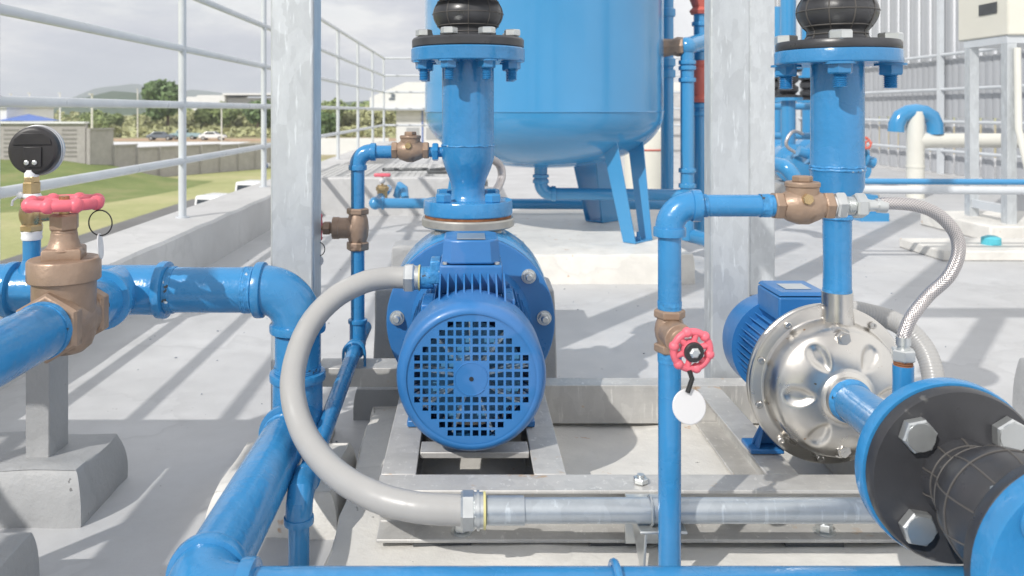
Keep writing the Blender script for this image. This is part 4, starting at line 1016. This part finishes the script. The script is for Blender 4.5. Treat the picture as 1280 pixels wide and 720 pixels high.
# ---- vertical pipes right of the tank
v1 = thing('riser_pipe', (1.28, 5.5, 0), 'dark blue upright pipe with couplings right beside the tank', 'pipe')
x1_ = (834 - 585) * 5.4 / 1024
b = MB(); b.cyl((x1_, 5.4, .27), (x1_, 5.4, 2.2), .041, n=24)
for yy in (92, 78, 16): collar(b, (x1_, 5.4, H - (yy - 138) * 5.4 / 1024), Z, .043, .06, 1.25)
b.build('pipe', 'blue_far', v1)
v3 = thing('riser_pipe', (1.18, 4.5, 0), 'lighter blue upright pipe with brass valve and elbow, right of the dark one', 'pipe')
x2_ = (859 - 585) * 4.5 / 1024; zt = H - (58 - 138) * 4.5 / 1024
b = MB(); b.cyl((x2_, 4.5, .1), (x2_, 4.5, zt), .037, n=24); b.cyl((x2_, 4.5, zt), (x2_ + .16, 4.7, zt + .05), .05, n=24); b.sphere((x2_, 4.5, zt), .052, n=20)
for yy in (78, 85, 100, 213, 232): collar(b, (x2_, 4.5, H - (yy - 138) * 4.5 / 1024), Z, .037, .028, 1.28)
b.build('pipe', 'blue_far', v3)
b = MB(); b.lathe((x2_ - .02, 4.5, zt), V((-1, .35, -.05)), [(0, .05), (.03, .055), (.06, .045), (.1, .05), (.13, .058), (.15, .03)], 8); tag(b.build('check_valve', 'bronze'), 'bronze valve at the top of the upright pipes right of the tank', 'valve')
v4 = thing('riser_pipe', (1.33, 4.75, 0), 'blue upright pipe with two faded red valve bodies beside the wide column', 'pipe')
x3_ = (875 - 585) * 4.7 / 1024
b = MB(); b.cyl((x3_, 4.7, .1), (x3_, 4.7, 1.15), .034, n=20); b.cyl((x3_, 4.7, 1.1), (x3_, 4.7, 1.9), .036, n=20)
for yy in (30, 62, 132, 142): collar(b, (x3_, 4.7, H - (yy - 138) * 4.7 / 1024), Z, .036, .03, 1.3)
b.build('pipe', 'blue_far', v4)
for y0_, y1_ in ((128, 76), (18, -30)):
    b = MB(); za, zb = H - (y0_ - 138) * 4.7 / 1024, H - (y1_ - 138) * 4.7 / 1024
    b.lathe((x3_, 4.7, za), Z, [(0, .05), (.02, .06), (.04, .042), (.09, .06), ((zb - za) * .6, .06), ((zb - za) - .04, .042), ((zb - za) - .02, .058), (zb - za, .05)], 20); b.build('valve_body', 'red', v4)
b = MB(); b.cyl((1.22, 4.55, .12), (1.32, 4.2, .12), .04, n=20); b.sphere((1.32, 4.2, .13), .05, n=16); tag(b.build('pipe_bend', 'blue_far'), 'blue pipe bend low on the roof left of the wide column', 'pipe')
# cream drum + white box behind tank
t = thing('plastic_drum', (1.55, 7.6, 0), 'cream plastic drum standing beyond the tank leg', 'drum')
b = MB(); xq = (808 - 585) * 7.6 / 1024; b.lathe((xq, 7.6, 0), Z, [(0, .19), (.02, .2), (.4, .2), (.55, .195), (.62, .17), (.66, .1)], 32); b.build('drum_body', 'cream', t)
b = MB(); b.torus((xq, 7.6, .45), Z, .2, .008, 32, 6); b.build('rim_band', 'red', t)

# ------------------------------------------------------------------ RIGHT BACKGROUND
WX = 6.0
lw = thing('louvre_wall', (WX, 11, 0), 'grey ribbed metal screen wall with bright vertical slits along the right roof side', 'screen wall')
def panels(z0_, z1_, gap):
    b = MB(); y = 6.2; s_ = .262
    while y < 17:
        w = s_ - gap
        prof = [(0, 0), (.03, .007), (w * .45, .007), (w * .5, 0), (w * .55, 0), (w * .6, .007), (w - .03, .007), (w, 0)]
        b.prism([(WX - .02 - q, y + p_, z0_) for p_, q in prof] + [(WX, y + w, z0_), (WX, y, z0_)], (0, 0, z1_ - z0_)); y += s_
    return b
panels(.02, .72, .07).build('lower_panel', 'louvre', lw); panels(.722, 1.45, .006).build('middle_panel', 'louvre', lw); panels(1.452, 3.0, .085).build('upper_panel', 'louvre', lw)
for z in (.31, .67, 1.07, 1.5):
    b = MB(); b.cyl((WX - .1, 6.2, z), (WX - .1, 17, z), .02, n=10); b.build('rail', 'white_rail', lw)
for y in (8.0, 10.2, 12.4, 14.6):
    b = MB(); b.box((WX - .13, y, 0), (WX - .07, y + .06, 3)); b.build('post', 'white_rail', lw)
b = MB(); b.box((WX - .2, 6.2, 0), (WX + .05, 17, .018)); b.build('base_strip', 'curb', lw)
b = MB(); b.box((1.9, 16.2, 0), (8, 16.3, 1.2)); tag(b.build('parapet', 'curb'), 'far low grey parapet at the end of the roof on the right', 'parapet')
# vent
vx, vy = 4.15, 7.6
vn = thing('vent_pipe', (vx, vy, 0), 'cream vent pipe with blue gooseneck cap', 'vent pipe')
b = MB(); b.cyl((vx, vy, 0), (vx, vy, .8), .077, n=32); b.cyl((vx, vy, .28), (vx, vy, .30), .082, n=32); b.lathe((vx, vy, .53), X, [(0, .075), (.1, .075), (.12, .068), (3.2, .068)], 28); b.build('pipe', 'cream_pipe', vn)
b = MB(); b.tube([V((vx - .18, vy, .61)), V((vx - .175, vy, .68)), V((vx - .14, vy, .75)), V((vx - .07, vy, .79)), V((vx, vy, .8)), V((vx + .08, vy, .79)), V((vx + .15, vy, .75)), V((vx + .18, vy, .68)), V((vx + .185, vy, .59))], .072, 24); b.build('gooseneck', 'blue_far', vn)
# white/blue pipe crossing
b = MB(); b.cyl((1.86, 4.2, .405), (4.2, 4.2, .39), .021, n=20); tag(b.build('cross_pipe', 'white_rail'), 'white pipe crossing the roof behind the braided hose', 'pipe')
b = MB(); b.cyl((1.86, 4.28, .44), (4.2, 4.28, .43), .016, n=20); tag(b.build('cross_pipe', 'blue_far'), 'thinner blue pipe lying just behind the white crossing pipe', 'pipe')
for x_ in (1.90, 3.9):
    b = MB(); b.box((x_, 4.19, 0), (x_ + .03, 4.3, .385)); tag(b.build('pipe_stand', 'galv_rail'), 'small steel stand under the crossing white pipe, %s' % ('left one' if x_ < 3 else 'right one'), 'pipe stand')
# AC stand with cream cabinet
ac = thing('equipment_stand', (3.6, 5.6, .1), 'tall galvanised angle frame on a pad, right side, under a cream cabinet', 'stand')
b = MB(); b.box((3.2, 5.02, 0), (4.9, 5.8, .1)); tag(b.build('concrete_pad', 'pad', bevel=.01), 'flat pale concrete pad under the tall equipment stand', 'pad')
for (x_, y_) in ((3.37, 5.12), (3.37, 5.5), (4.6, 5.12), (4.6, 5.5)):
    b = MB(); b.box((x_, y_, .1), (x_ + .06, y_ + .06, 1.23)); b.build('leg', 'galv', ac)
b = MB(); b.box((3.38, 5.191, .16), (3.43, 5.499, .21)); b.build('brace', 'white_rail', ac); b = MB(); b.box((3.37, 5.12, 1.231), (4.67, 5.57, 1.28)); b.build('top_frame', 'white_rail', ac)
cb = thing('cabinet', (4, 5.7, 1.28), 'large cream equipment cabinet on the tall stand in the upper right corner', 'cabinet')
b = MB(); b.box((3.36, 5.1, 1.2805), (4.9, 5.62, 2.3)); b.build('case', 'cream', cb, bevel=.01)
b = MB(); b.box((3.353, 5.2, 1.43), (3.359, 5.38, 1.5)); b.build('handle_recess', 'dark_steel', cb)
b = MB(); b.tube([V((3.42, 5.1, 1.2)), V((3.42, 5.09, .7)), V((3.46, 5.05, .4)), V((3.6, 5.0, .14)), V((3.9, 4.9, .13))], .02, 10); tag(b.build('cable', 'cream_pipe'), 'cream cable tied down the front leg of the tall stand', 'cable')
t = thing('floor_cap', (2.95, 4.62, 0), 'small teal plastic cap on a low pale block at the right', 'cap')
b = MB(); b.lathe((2.95, 4.62, .055), Z, [(0, .05), (.035, .05), (.04, .045), (.05, .02)], 20); b.build('cap_top', 'teal', t)
b = MB(); b.box((2.55, 4.4, 0), (3.7, 4.85, .055)); tag(b.build('low_block', 'pad', bevel=.008), 'low pale concrete slab under the teal cap', 'slab')
# distant pump set
def far_pump(x_, y_, label):
    t = thing('pump', (x_, y_, 0), label, 'pump')
    b = MB(); b.lathe((x_, y_ - .35, .32), Y, [(0, .05), (.01, .12), (.1, .13), (.25, .13), (.27, .18), (.3, .18), (.32, .16), (.5, .16), (.52, .05)], 28); b.build('motor_housing', 'blue_far', t)
    b = MB(); b.cyl((x_, y_ + .05, .35), (x_, y_ + .05, .95), .065, n=20); b.lathe((x_, y_ + .05, .90), Z, [(0, .13), (.03, .13)], 24); b.lathe((x_, y_ + .05, 1.19), Z, [(0, .13), (.03, .13)], 24); b.cyl((x_, y_ + .05, 1.2), (x_, y_ + .05, 2), .07, n=20); b.build('riser', 'blue_far', t)
    b = MB(); b.lathe((x_, y_ + .05, .93), Z, [(0, .12), (.02, .12), (.03, .06), (.06, .09), (.1, .09), (.125, .055), (.15, .09), (.2, .09), (.23, .06), (.24, .12), (.26, .12)], 24); b.build('rubber_bellows', 'rubber', t)
    b = MB(); b.box((x_ - .18, y_ - .35, 0), (x_ + .18, y_ + .25, .15)); b.build('base', 'galv_rail', t)
    return t
far_pump((988 - 585) * 7.6 / 1024, 7.6, 'distant small blue pump with twin rubber bellows, seen between column and right riser')
far_pump((1062 - 585) * 7.0 / 1024, 7.2, 'distant small blue pump hidden behind the right riser pipe')
far_pump((972 - 585) * 9.4 / 1024, 9.4, 'third distant blue pump, close to the right edge of the wide column')
far_pump((1012 - 585) * 9.6 / 1024, 9.6, 'fourth distant blue pump, the one nearest the far parapet')
for x_, y_, lab in ((2.86, 6.7, 'distant blue flanged valve with black disc low beside the small pump'), (3.05, 6.4, 'distant blue flanged valve standing just left of the right riser pipe')):
    t = thing('flanged_valve', (x_, y_, 0), lab, 'valve')
    b = MB(); b.cyl((x_ - .16, y_, .48), (x_ + .12, y_, .40), .045, n=16); b.cyl((x_, y_, 0), (x_, y_, .44), .03, n=12); b.lathe((x_ - .06, y_, .455), V((-1, 0, .28)), [(0, .09), (.02, .09)], 20); b.lathe((x_ + .04, y_, .427), V((-1, 0, .28)), [(0, .09), (.02, .09)], 20); b.build('valve_body', 'blue_far', t)
    b = MB(); b.lathe((x_ - .022, y_, .443), V((-1, 0, .28)), [(0, .088), (.03, .088)], 20); b.build('disc', 'rubber', t)
    handwheel('handwheel', (x_ + .0, y_ - .1, .56), V((0, -1, .5)), .05, t, lobes=6, rim=.008, lobe=.012, m='red')
    b = MB(); b.cyl((x_, y_, .44), (x_, y_ - .1, .56), .012, n=10); b.build('stem', 'brass', t)
b = MB()
for z in (.35, .55, .85): b.cyl((2.2, 8.3, z), (3.9, 8.3, z), .035, n=14)
b.cyl((2.35, 8.25, 0), (2.35, 8.25, 2), .04, n=14)
tag(b.build('pipe_rack', 'blue_far'), 'rack of slim distant blue pipes behind the small pumps', 'pipes')
b = MB(); b.tube(catmull([V((2.98, 7.3, .6)), V((2.85, 7.2, .62)), V((2.8, 7.2, .5)), V((2.95, 7.2, .4))], 8), .015, 8); tag(b.build('hose', 'braid'), 'thin pale hose loop on the distant small pump', 'hose')
b = MB(); b.tube(catmull([P(1000, 235, 4.9), P(985, 212, 4.9), P(968, 205, 5.0), P(940, 205, 5.1)], 8), .045, 16); tag(b.build('pipe_bend', 'blue_far'), 'curved blue pipe beyond the bronze check valve, beside the column', 'pipe')
b = MB(); b.box((2.86, 5.97, 0), (3.07, 6.2, .06)); b.prism([(2.9, 6.0, .06), (3.03, 6.0, .06), (3.0, 6.0, .19), (2.93, 6.0, .19)], (0, .2, 0)); tag(b.build('pump_foot_casting', 'blue_far'), 'blue cast pump foot on the roof behind the right riser pipe', 'pump foot')

# ------------------------------------------------------------------ OUTSIDE THINGS
def at(px, py, z): d = (H - z) * 1024 / (py - 138); return V(((px - 585) * d / 1024, d, z))
bw = thing('block_wall', (-32, 57, -3.2), 'tall grey concrete block boundary wall behind the grass bank at the left', 'wall')
b = MB(); b.box((-60, 56.5, -4.2), (-26.4, 56.9, -.1)); b.build('wall_panel', 'fwall', bw)
b = MB(); b.box((-60, 56.3, -.098), (-26.35, 57.0, .03)); b.build('coping', 'white_wall', bw)
b = MB()
for i in range(12):
    for j in range(7): b.box((-50 + i * 2.0, 56.47, -2.4 + j * .3), (-49.0 + i * 2.0, 56.498, -2.28 + j * .3))
b.build('vent_block', 'vent', bw)
pf = thing('precast_fence', (-22, 62, -4.2), 'stepped grey precast concrete fence receding to the right across the lawn', 'fence')
p0, p1 = V((-26.2, 56.6, 0)), V((-14.0, 76, 0)); nseg = 12
dirn = (p1 - p0) / nseg; nrm = V((dirn.y, -dirn.x, 0)).normalized()
tops = [-.55, -1.75, -2.0, -2.0, -2.0, -2.0, -2.08, -2.08, -2.1, -2.1, -2.1, -2.1]
for i in range(nseg):
    a_ = p0 + dirn * i; c_ = a_ + dirn
    b = MB(); b.prism([a_ + V((0, 0, -4.25)), c_ + V((0, 0, -4.25)), c_ + V((0, 0, tops[i])), a_ + V((0, 0, tops[i]))], -nrm * .12); b.build('panel', 'fwall', pf)
    b = MB(); b.box((a_.x - .12, a_.y - .12, -4.25), (a_.x + .12, a_.y + .12, tops[i] + .12)); b.build('post', 'fwall', pf)
    b = MB(); b.prism([a_ + V((0, 0, tops[i] + .003)) + nrm * .1, c_ + V((0, 0, tops[i] + .003)) + nrm * .1, c_ + V((0, 0, tops[i] + .12)) + nrm * .1, a_ + V((0, 0, tops[i] + .12)) + nrm * .1], -nrm * .3); b.build('coping', 'fwall', pf)
t = thing('canopy', (-44, 82, -4.2), 'blue fabric canopy roof showing above the block wall', 'canopy')
b = MB(); q = V(((36 - 585) * 80 / 1024, 80, 0)); 
bb_ = [V((q.x + sx_ * 2.1, 80 + sy_ * 2, -.2)) for sx_, sy_ in ((-1, -1), (1, -1), (1, 1), (-1, 1))]; apex = V((q.x, 80, .45))
vb = [b.bm.verts.new(p) for p in bb_]; va = b.bm.verts.new(apex)
for i in range(4): b.bm.faces.new((vb[i], vb[(i + 1) % 4], va))
b.bm.faces.new(vb[::-1]); b.build('roof', 'blue_cloth', t)
for p in bb_:
    b = MB(); b.cyl((p.x * .999, p.y, -4.2), (p.x * .999, p.y, -.2), .05, n=8); b.build('pole', 'white_rail', t)
bl = thing('building', (-47, 82, -4.2), 'small pale building at the far left edge above the block wall', 'building')
b = MB(); b.box((-56, 79, -4.2), (-44.5, 88, 1.1)); b.build('wall', 'white_wall', bl)
for x_ in (-47.5, -50): 
    b = MB(); b.box((x_, 78.96, -1.2), (x_ + .9, 79, .6)); b.build('window', 'dark_steel', bl)
b = MB(); b.box((-56.3, 78.7, 1.102), (-44.2, 88.3, 1.3)); b.build('roof', 'white_wall', bl)

# white warehouse by the railing
wh = thing('warehouse', (0, 100, -4.2), 'white metal warehouse with small blue logo seen between railing and tank', 'building')
W0 = (462 - 585) * 95 / 1024
b = MB(); b.box((W0 + 3, 96, -4.2), (26, 130, .9)); b.build('wall', 'white_wall', wh)
b = MB(); b.prism([(W0, 95, 1.0), (26, 95, 1.0), (26, 95, 4.1), (W0 + 4.2, 95, 4.1), (W0, 95, 2.3)], (0, 36, 0)); b.build('upper_storey', 'white_wall', wh)
b = MB(); b.box((W0 - .3, 94.6, .8), (26, 94.99, .99)); b.build('gutter', 'louvre', wh)
lgx = (490 - 585) * 95 / 1024
b = MB(); b.box((lgx - .35, 94.95, 2.0), (lgx + .35, 94.99, 2.25)); b.box((lgx - .1, 94.95, 2.3), (lgx + .35, 94.99, 2.7)); b.box((lgx - .35, 94.95, 2.75), (lgx + .2, 94.99, 2.95)); b.build('logo', 'car_grey', wh)
for i in range(7):
    b = MB(); x_ = W0 + 4.2 + i * 2.3; b.box((x_, 95.95, -2.6), (x_ + 1.5, 95.99, -1.2)); b.build('window', 'louvre', wh)
for i in range(4):
    b = MB(); x_ = W0 + 6 + i * 4; b.box((x_, 95.9, -4.2), (x_ + .15, 95.99, .8)); b.build('downpipe', 'blue_cloth', wh)
b = MB(); b.box((-22, 92, -4.2), (W0 + 2.5, 92.3, -2.3)); tag(b.build('boundary_wall', 'white_wall'), 'long low white boundary wall beyond the railing, left of the warehouse', 'wall')
w2 = thing('factory', (-85, 300, -4), 'long white factory hall far away behind the trees', 'building')
fa = lambda px: (px - 585) * 300 / 1024
b = MB(); b.box((fa(232), 300, -4.2), (fa(247), 330, 5.8)); b.box((fa(247) + .05, 299, -4.2), (fa(282), 330, 6.4)); b.build('wall', 'white_wall', w2)
b = MB(); b.box((fa(282) + .05, 301, -4.2), (fa(345), 330, 5.4)); b.build('wall', 'louvre', w2)
b = MB(); b.box((fa(280), 298, 6.4), (fa(347), 331, 7.1)); b.build('roof', 'white_wall', w2)

# lamp posts
def lamp_post(px, d, top, label, arm=0):
    x_ = (px - 585) * d / 1024; zt_ = H - (top - 138) * d / 1024
    t = thing('lamp_post', (x_, d, -4.2), label, 'lamp post', 'slim pale posts in the field')
    b = MB(); b.cyl((x_, d, -4.2), (x_, d, zt_), .13, .08, n=8); b.build('pole', 'cream_pipe', t)
    b = MB(); b.box((x_ - .1, d - .5, zt_ - .1), (x_ + .1, d + .1, zt_)); b.build('lamp_head', 'cream_pipe', t)
lamp_post(115, 75, 117, 'pale post above the end of the block wall'); lamp_post(277, 132, 129, 'pale post beside the parked white car')
lamp_post(75, 120, 116, 'pale post above the block wall, second from the right'); lamp_post(37, 120, 116, 'pale post above the blue canopy'); lamp_post(14, 120, 117, 'pale post farthest left in the field'); lamp_post(172, 150, 111, 'pale post left of the big round tree')

# cars
def car(x_, y_, rz, m, label, kind='sedan', z=-4.15):
    t = thing('parked_car', (0, 0, 0), label, 'car', 'cars parked outside')
    if kind == 'pickup':
        side = [(-2.6, .45), (-2.6, 1.05), (-.35, 1.1), (-.2, 1.75), (.95, 1.75), (1.5, 1.12), (2.5, .98), (2.6, .6), (2.55, .4)]; win = [(-.12, 1.15), (-.02, 1.62), (.85, 1.62), (1.25, 1.15)]
    else:
        side = [(-2.1, .4), (-2.15, .85), (-1.55, 1.0), (-1.0, 1.42), (.3, 1.45), (.95, 1.0), (2.0, .85), (2.15, .55), (2.1, .35)]; win = [(-1.1, 1.02), (-.85, 1.34), (.25, 1.36), (.7, 1.02)]
    b = MB(); b.prism([(a, -.85, c) for a, c in side], (0, 1.7, 0)); b.build('body', m, t, bevel=.08, seg=3)
    b = MB(); b.prism([(a, -.86, c) for a, c in win], (0, 1.72, 0)); b.build('window', 'glass', t)
    b = MB(); 
    if kind == 'pickup': b.prism([(-.36, -.7, 1.2), (-.26, -.7, 1.62), (-.26, .7, 1.62), (-.36, .7, 1.2)], (-.02, 0, 0)); b.build('rear_window', 'glass', t); b = MB(); b.prism([(1.06, -.7, 1.66), (1.42, -.7, 1.25), (1.42, .7, 1.25), (1.06, .7, 1.66)], (.03, 0, .02))
    else: b.prism([(.4, -.65, 1.4), (.85, -.65, 1.1), (.85, .65, 1.1), (.4, .65, 1.4)], (.03, 0, .02))
    b.build('windscreen', 'glass', t)
    for wx in (-1.35, 1.4):
        for sy_ in (-1, 1):
            b = MB(); b.lathe((wx, sy_ * .68, .34), Y * sy_, [(0, .2), (0, .34), (.2, .34), (.21, .2)], 20); w_ = b.build('wheel', 'tyre', t)
            b = MB(); b.lathe((wx, sy_ * .88, .34), Y * sy_, [(0, .2), (.015, .19)], 16); b.build('rim', 'zinc', w_)
    t.location = (x_, y_, z); t.rotation_euler = (0, 0, rz)
    return t
car((272 - 585) * 31 / 1024, 31, R(75), 'car_white', 'white pickup truck just beyond the roof curb, its cab roof showing', 'pickup', -4.17)
car((318 - 585) * 37 / 1024, 37, R(75), 'car_white', 'second white pickup, partly hidden beside the left column', 'pickup', -4.17)
car((201 - 585) * 136 / 1024, 136, R(3), 'car_grey', 'dark grey car parked far off left of the teal one', 'sedan', -4.14)
car((232 - 585) * 140 / 1024, 140, R(182), 'car_teal', 'pale teal truck parked far off behind the railing post', 'pickup', -4.14)
car((266 - 585) * 136 / 1024, 136, R(0), 'car_white', 'white car parked far off beside a slim pale post', 'sedan', -4.14)
# stacked bundles by the fence
for i in range(5):
    q = at(288 + i * 11, 210, -4.15); b = MB(); t = thing('pipe_bundle', (q.x, q.y, -4.19), ['leftmost', 'second', 'middle', 'fourth', 'rightmost'][i] + ' of the white bundles with blue ends on the ground by the fence', 'bundle', 'white bundles lying by the fence')
    b.cyl((q.x, q.y, -3.95), (q.x + 1.4, q.y + 5, -3.95), .24, n=12); b.build('roll', 'white_wall', t)
    b = MB(); b.cyl((q.x - .01, q.y - .05, -3.95), (q.x - .002, q.y - .01, -3.95), .23, n=12); b.build('end_cap', 'blue_cloth', t)

# trees
def crown_mesh(seed, rx_, rz_, n=1500, lobes=9):
    rnd = random.Random(seed); b = MB()
    L = []
    for i in range(lobes):
        a = rnd.random() * 2 * PI; rr = rnd.random() ** .6 * rx_ * .62; L.append((V((rr * math.cos(a), rr * math.sin(a), rz_ * (-.5 + rnd.random() * 1.15))), (.32 + .26 * rnd.random()) * rx_))
    for i in range(n):
        c, r_ = rnd.choice(L); d = V((rnd.gauss(0, 1), rnd.gauss(0, 1), rnd.gauss(0, 1))).normalized(); p = c + d * r_ * (.72 + .33 * rnd.random())
        s_ = .16 + .22 * rnd.random(); nrm = (d + V((rnd.gauss(0, .5), rnd.gauss(0, .5), rnd.gauss(0, .5)))).normalized(); u, v = frame_for(nrm)
        an = rnd.random() * PI; u2 = u * math.cos(an) + v * math.sin(an); v2 = v * math.cos(an) - u * math.sin(an)
        b.quad(p - u2 * s_ - v2 * s_ * .6, p + u2 * s_ - v2 * s_ * .5, p + u2 * s_ * .8 + v2 * s_ * .6, p - u2 * s_ * .7 + v2 * s_ * .7)
    return b
def make_tree(seed, h, rx_, leafm, n=3200):
    t = thing('tree', (0, 0, 0), 'tree', 'tree')
    b = MB(); b.lathe((0, 0, -.3), Z, [(0, h * .035), (h * .3, h * .024), (h * .75, h * .01)], 8)
    for i in range(5):
        a = i * 1.3; b.tube([V((0, 0, h * (.25 + .07 * i))), V((math.cos(a) * rx_ * .3, math.sin(a) * rx_ * .3, h * (.42 + .07 * i))), V((math.cos(a) * rx_ * .6, math.sin(a) * rx_ * .6, h * (.5 + .07 * i)))], h * .009, 6)
    b.build('trunk', 'bark', t)
    cr = crown_mesh(seed, rx_, h * .33, n); bmesh.ops.translate(cr.bm, verts=cr.bm.verts, vec=(0, 0, h * .6)); 
    cr.build('crown', leafm, t)
    return t
protos = [make_tree(1, 8, 3.6, LEAF[0]), make_tree(2, 6.5, 3.8, LEAF[1]), make_tree(3, 5, 3.4, LEAF[2]), make_tree(4, 7, 3.2, LEAF[1])]
used = set()
rt = random.Random(5)
colw = ['dark green', 'mid green', 'low olive green', 'slender green']
spots = []
for px in range(-6, 480, 17):
    for row in range(2):
        pxx = px + rt.uniform(-6, 6) + row * 8; d = (172 if row == 0 else 205) + rt.uniform(-9, 9)
        spots.append((pxx, d, rt.choice((0, 1, 1, 2, 3) if row else (1, 2, 2, 3)), rt.uniform(.85, 1.15)))
spots.append((210, 160, 0, 1.42)); spots.append((322, 158, 0, 1.08)); spots.append((408, 120, 0, .62)); spots.append((127, 150, 1, .9))
spots.sort(key=lambda s_: s_[0])
ordn = ['first', 'second', 'third', 'fourth', 'fifth', 'sixth', 'seventh', 'eighth', 'ninth', 'tenth', 'eleventh', 'twelfth', 'thirteenth', 'fourteenth', 'fifteenth', 'sixteenth', 'seventeenth', 'eighteenth', 'nineteenth', 'twentieth']
for i, (px, d, k, s_) in enumerate(spots):
    o = protos[k] if k not in used else dup(protos[k]); used.add(k)
    if d not in (160, 120): s_ *= .66 if px < 225 else .85 if px < 345 else 1.0
    o.location = ((px - 585) * d / 1024, d, -4.2); o.scale = (s_, s_, s_); o.rotation_euler = (0, 0, rt.random() * 6)
    reg = 'above the block wall' if px < 108 else 'between block wall and near post' if px < 222 else 'between near post and left column' if px < 345 else 'just past the left column'
    if d == 160: lab = 'tall round dark tree standing out above the treeline'
    else:
        j = sum(1 for q in spots[:i] if (q[0] < 108) == (px < 108) and (q[0] < 222) == (px < 222) and (q[0] < 345) == (px < 345) and q[1] != 160)
        lab = '%s tree %s, %s from left' % (colw[k], reg, ordn[j])
    tag(o, lab, 'tree', 'trees beyond the dry field')
# scrub line (mass)
b = MB(); rs = random.Random(9)
for i in range(9000):
    px = rs.uniform(-20, 500); d = rs.uniform(150, 240); x_ = (px - 585) * d / 1024
    hh = 1.6 + 2.6 * max(0, noise.noise(V((x_ * .08, d * .05, 0)))) + (1.5 if d > 200 else 0)
    p = V((x_, d, -4.2 + rs.random() * hh)); n_v = V((rs.gauss(0, 1), rs.gauss(0, 1) - .6, rs.gauss(0, 1) + .5)).normalized(); u, v = frame_for(n_v); s_ = .35 + .35 * rs.random()
    b.quad(p - u * s_ - v * s_ * .7, p + u * s_ - v * s_ * .5, p + u * s_ * .8 + v * s_ * .7, p - u * s_ * .6 + v * s_ * .6)
tag(b.build('scrub', LEAF[2]), kind='stuff')

# ------------------------------------------------------------------ haze
b = MB(); b.box((-3600, -310, -6), (3600, 4300, 130)); hz = b.build('haze', 'glass')
hm = bpy.data.materials.new('haze_air'); hm.use_nodes = True; nt = hm.node_tree; nt.nodes.remove(nt.nodes['Principled BSDF'])
pv = nt.nodes.new('ShaderNodeVolumePrincipled'); pv.inputs['Color'].default_value = (.86, .92, 1, 1); pv.inputs['Density'].default_value = .0004
nt.links.new(pv.outputs[0], nt.nodes['Material Output'].inputs['Volume']); hz.data.materials[0] = hm; tag(hz, kind='stuff')

# ------------------------------------------------------------------ light, sky, camera
az_v = V((.80, 1.0, -1.0)).normalized()       # direction the sunlight travels
sun = bpy.data.lights.new('sun', 'SUN'); sun.energy = 2.9; sun.angle = R(.6); sun.color = (1, .965, .91)
so = bpy.data.objects.new('sun', sun); C.objects.link(so); so.rotation_euler = az_v.to_track_quat('-Z', 'Y').to_euler(); so.location = (-8, -10, 12)
w = bpy.data.worlds.new('World'); bpy.context.scene.world = w; w.use_nodes = True; nt = w.node_tree
bg = nt.nodes['Background']; sky = nt.nodes.new('ShaderNodeTexSky'); sky.sky_type = 'NISHITA'; sky.sun_disc = False
sky.sun_elevation = math.asin(-az_v.z); sky.sun_rotation = math.atan2(-az_v.x, -az_v.y); sky.altitude = 50; sky.dust_density = 2
tc = nt.nodes.new('ShaderNodeTexCoord'); mp = nt.nodes.new('ShaderNodeMapping'); mp.inputs['Scale'].default_value = (1.1, 1.1, 4.2); mp.inputs['Location'].default_value = (.3, .1, 0)
nt.links.new(tc.outputs['Generated'], mp.inputs[0])
n1 = nt.nodes.new('ShaderNodeTexNoise'); n1.inputs['Scale'].default_value = 2.6; n1.inputs['Detail'].default_value = 9; n1.inputs['Roughness'].default_value = .6; nt.links.new(mp.outputs[0], n1.inputs['Vector'])
cl = ramp(nt, n1.outputs['Fac'], [(.38, (4.7, 4.85, 5.35)), (.47, (5.4, 5.5, 5.95)), (.53, (6.4, 6.4, 6.6)), (.60, (8.4, 8.2, 8.0))])
n2 = nt.nodes.new('ShaderNodeTexNoise'); n2.inputs['Scale'].default_value = 1.3; n2.inputs['Detail'].default_value = 5; nt.links.new(mp.outputs[0], n2.inputs['Vector'])
cv = ramp(nt, n2.outputs['Fac'], [(.62, (1, 1, 1)), (.8, (.55, .55, .55))])
mx1 = mixc(nt, cv.outputs[0], sky.outputs[0], cl.outputs[0])
# clouds are thinner and whiter toward the right hand side of the sky
sp_ = nt.nodes.new('ShaderNodeSeparateXYZ'); nt.links.new(tc.outputs['Generated'], sp_.inputs[0])
rg = ramp(nt, sp_.outputs[0], [(.12, (0, 0, 0)), (.32, (1, 1, 1))])
mx2 = mixc(nt, rg.outputs[0], mx1, (9.5, 9.4, 9.3))
nt.links.new(mx2, bg.inputs['Color']); bg.inputs['Strength'].default_value = .1

cam = bpy.data.cameras.new('camera'); co = bpy.data.objects.new('camera', cam); C.objects.link(co)
co.location = (0, 0, H); co.rotation_euler = (R(90), 0, 0)
cam.sensor_width = 36; cam.lens = 36 * F; cam.shift_x = 55 / 1280; cam.shift_y = -222 / 1280; cam.clip_start = .02; cam.clip_end = 9000
cam.dof.use_dof = True; cam.dof.focus_distance = 1.55; cam.dof.aperture_fstop = 7.0
sc = bpy.context.scene; sc.camera = co
sc.view_settings.view_transform = 'Standard'; sc.view_settings.look = 'None'; sc.view_settings.exposure = .36; sc.view_settings.gamma = 1
sc.cycles.use_denoising = True; sc.cycles.max_bounces = 8; sc.cycles.volume_bounces = 0
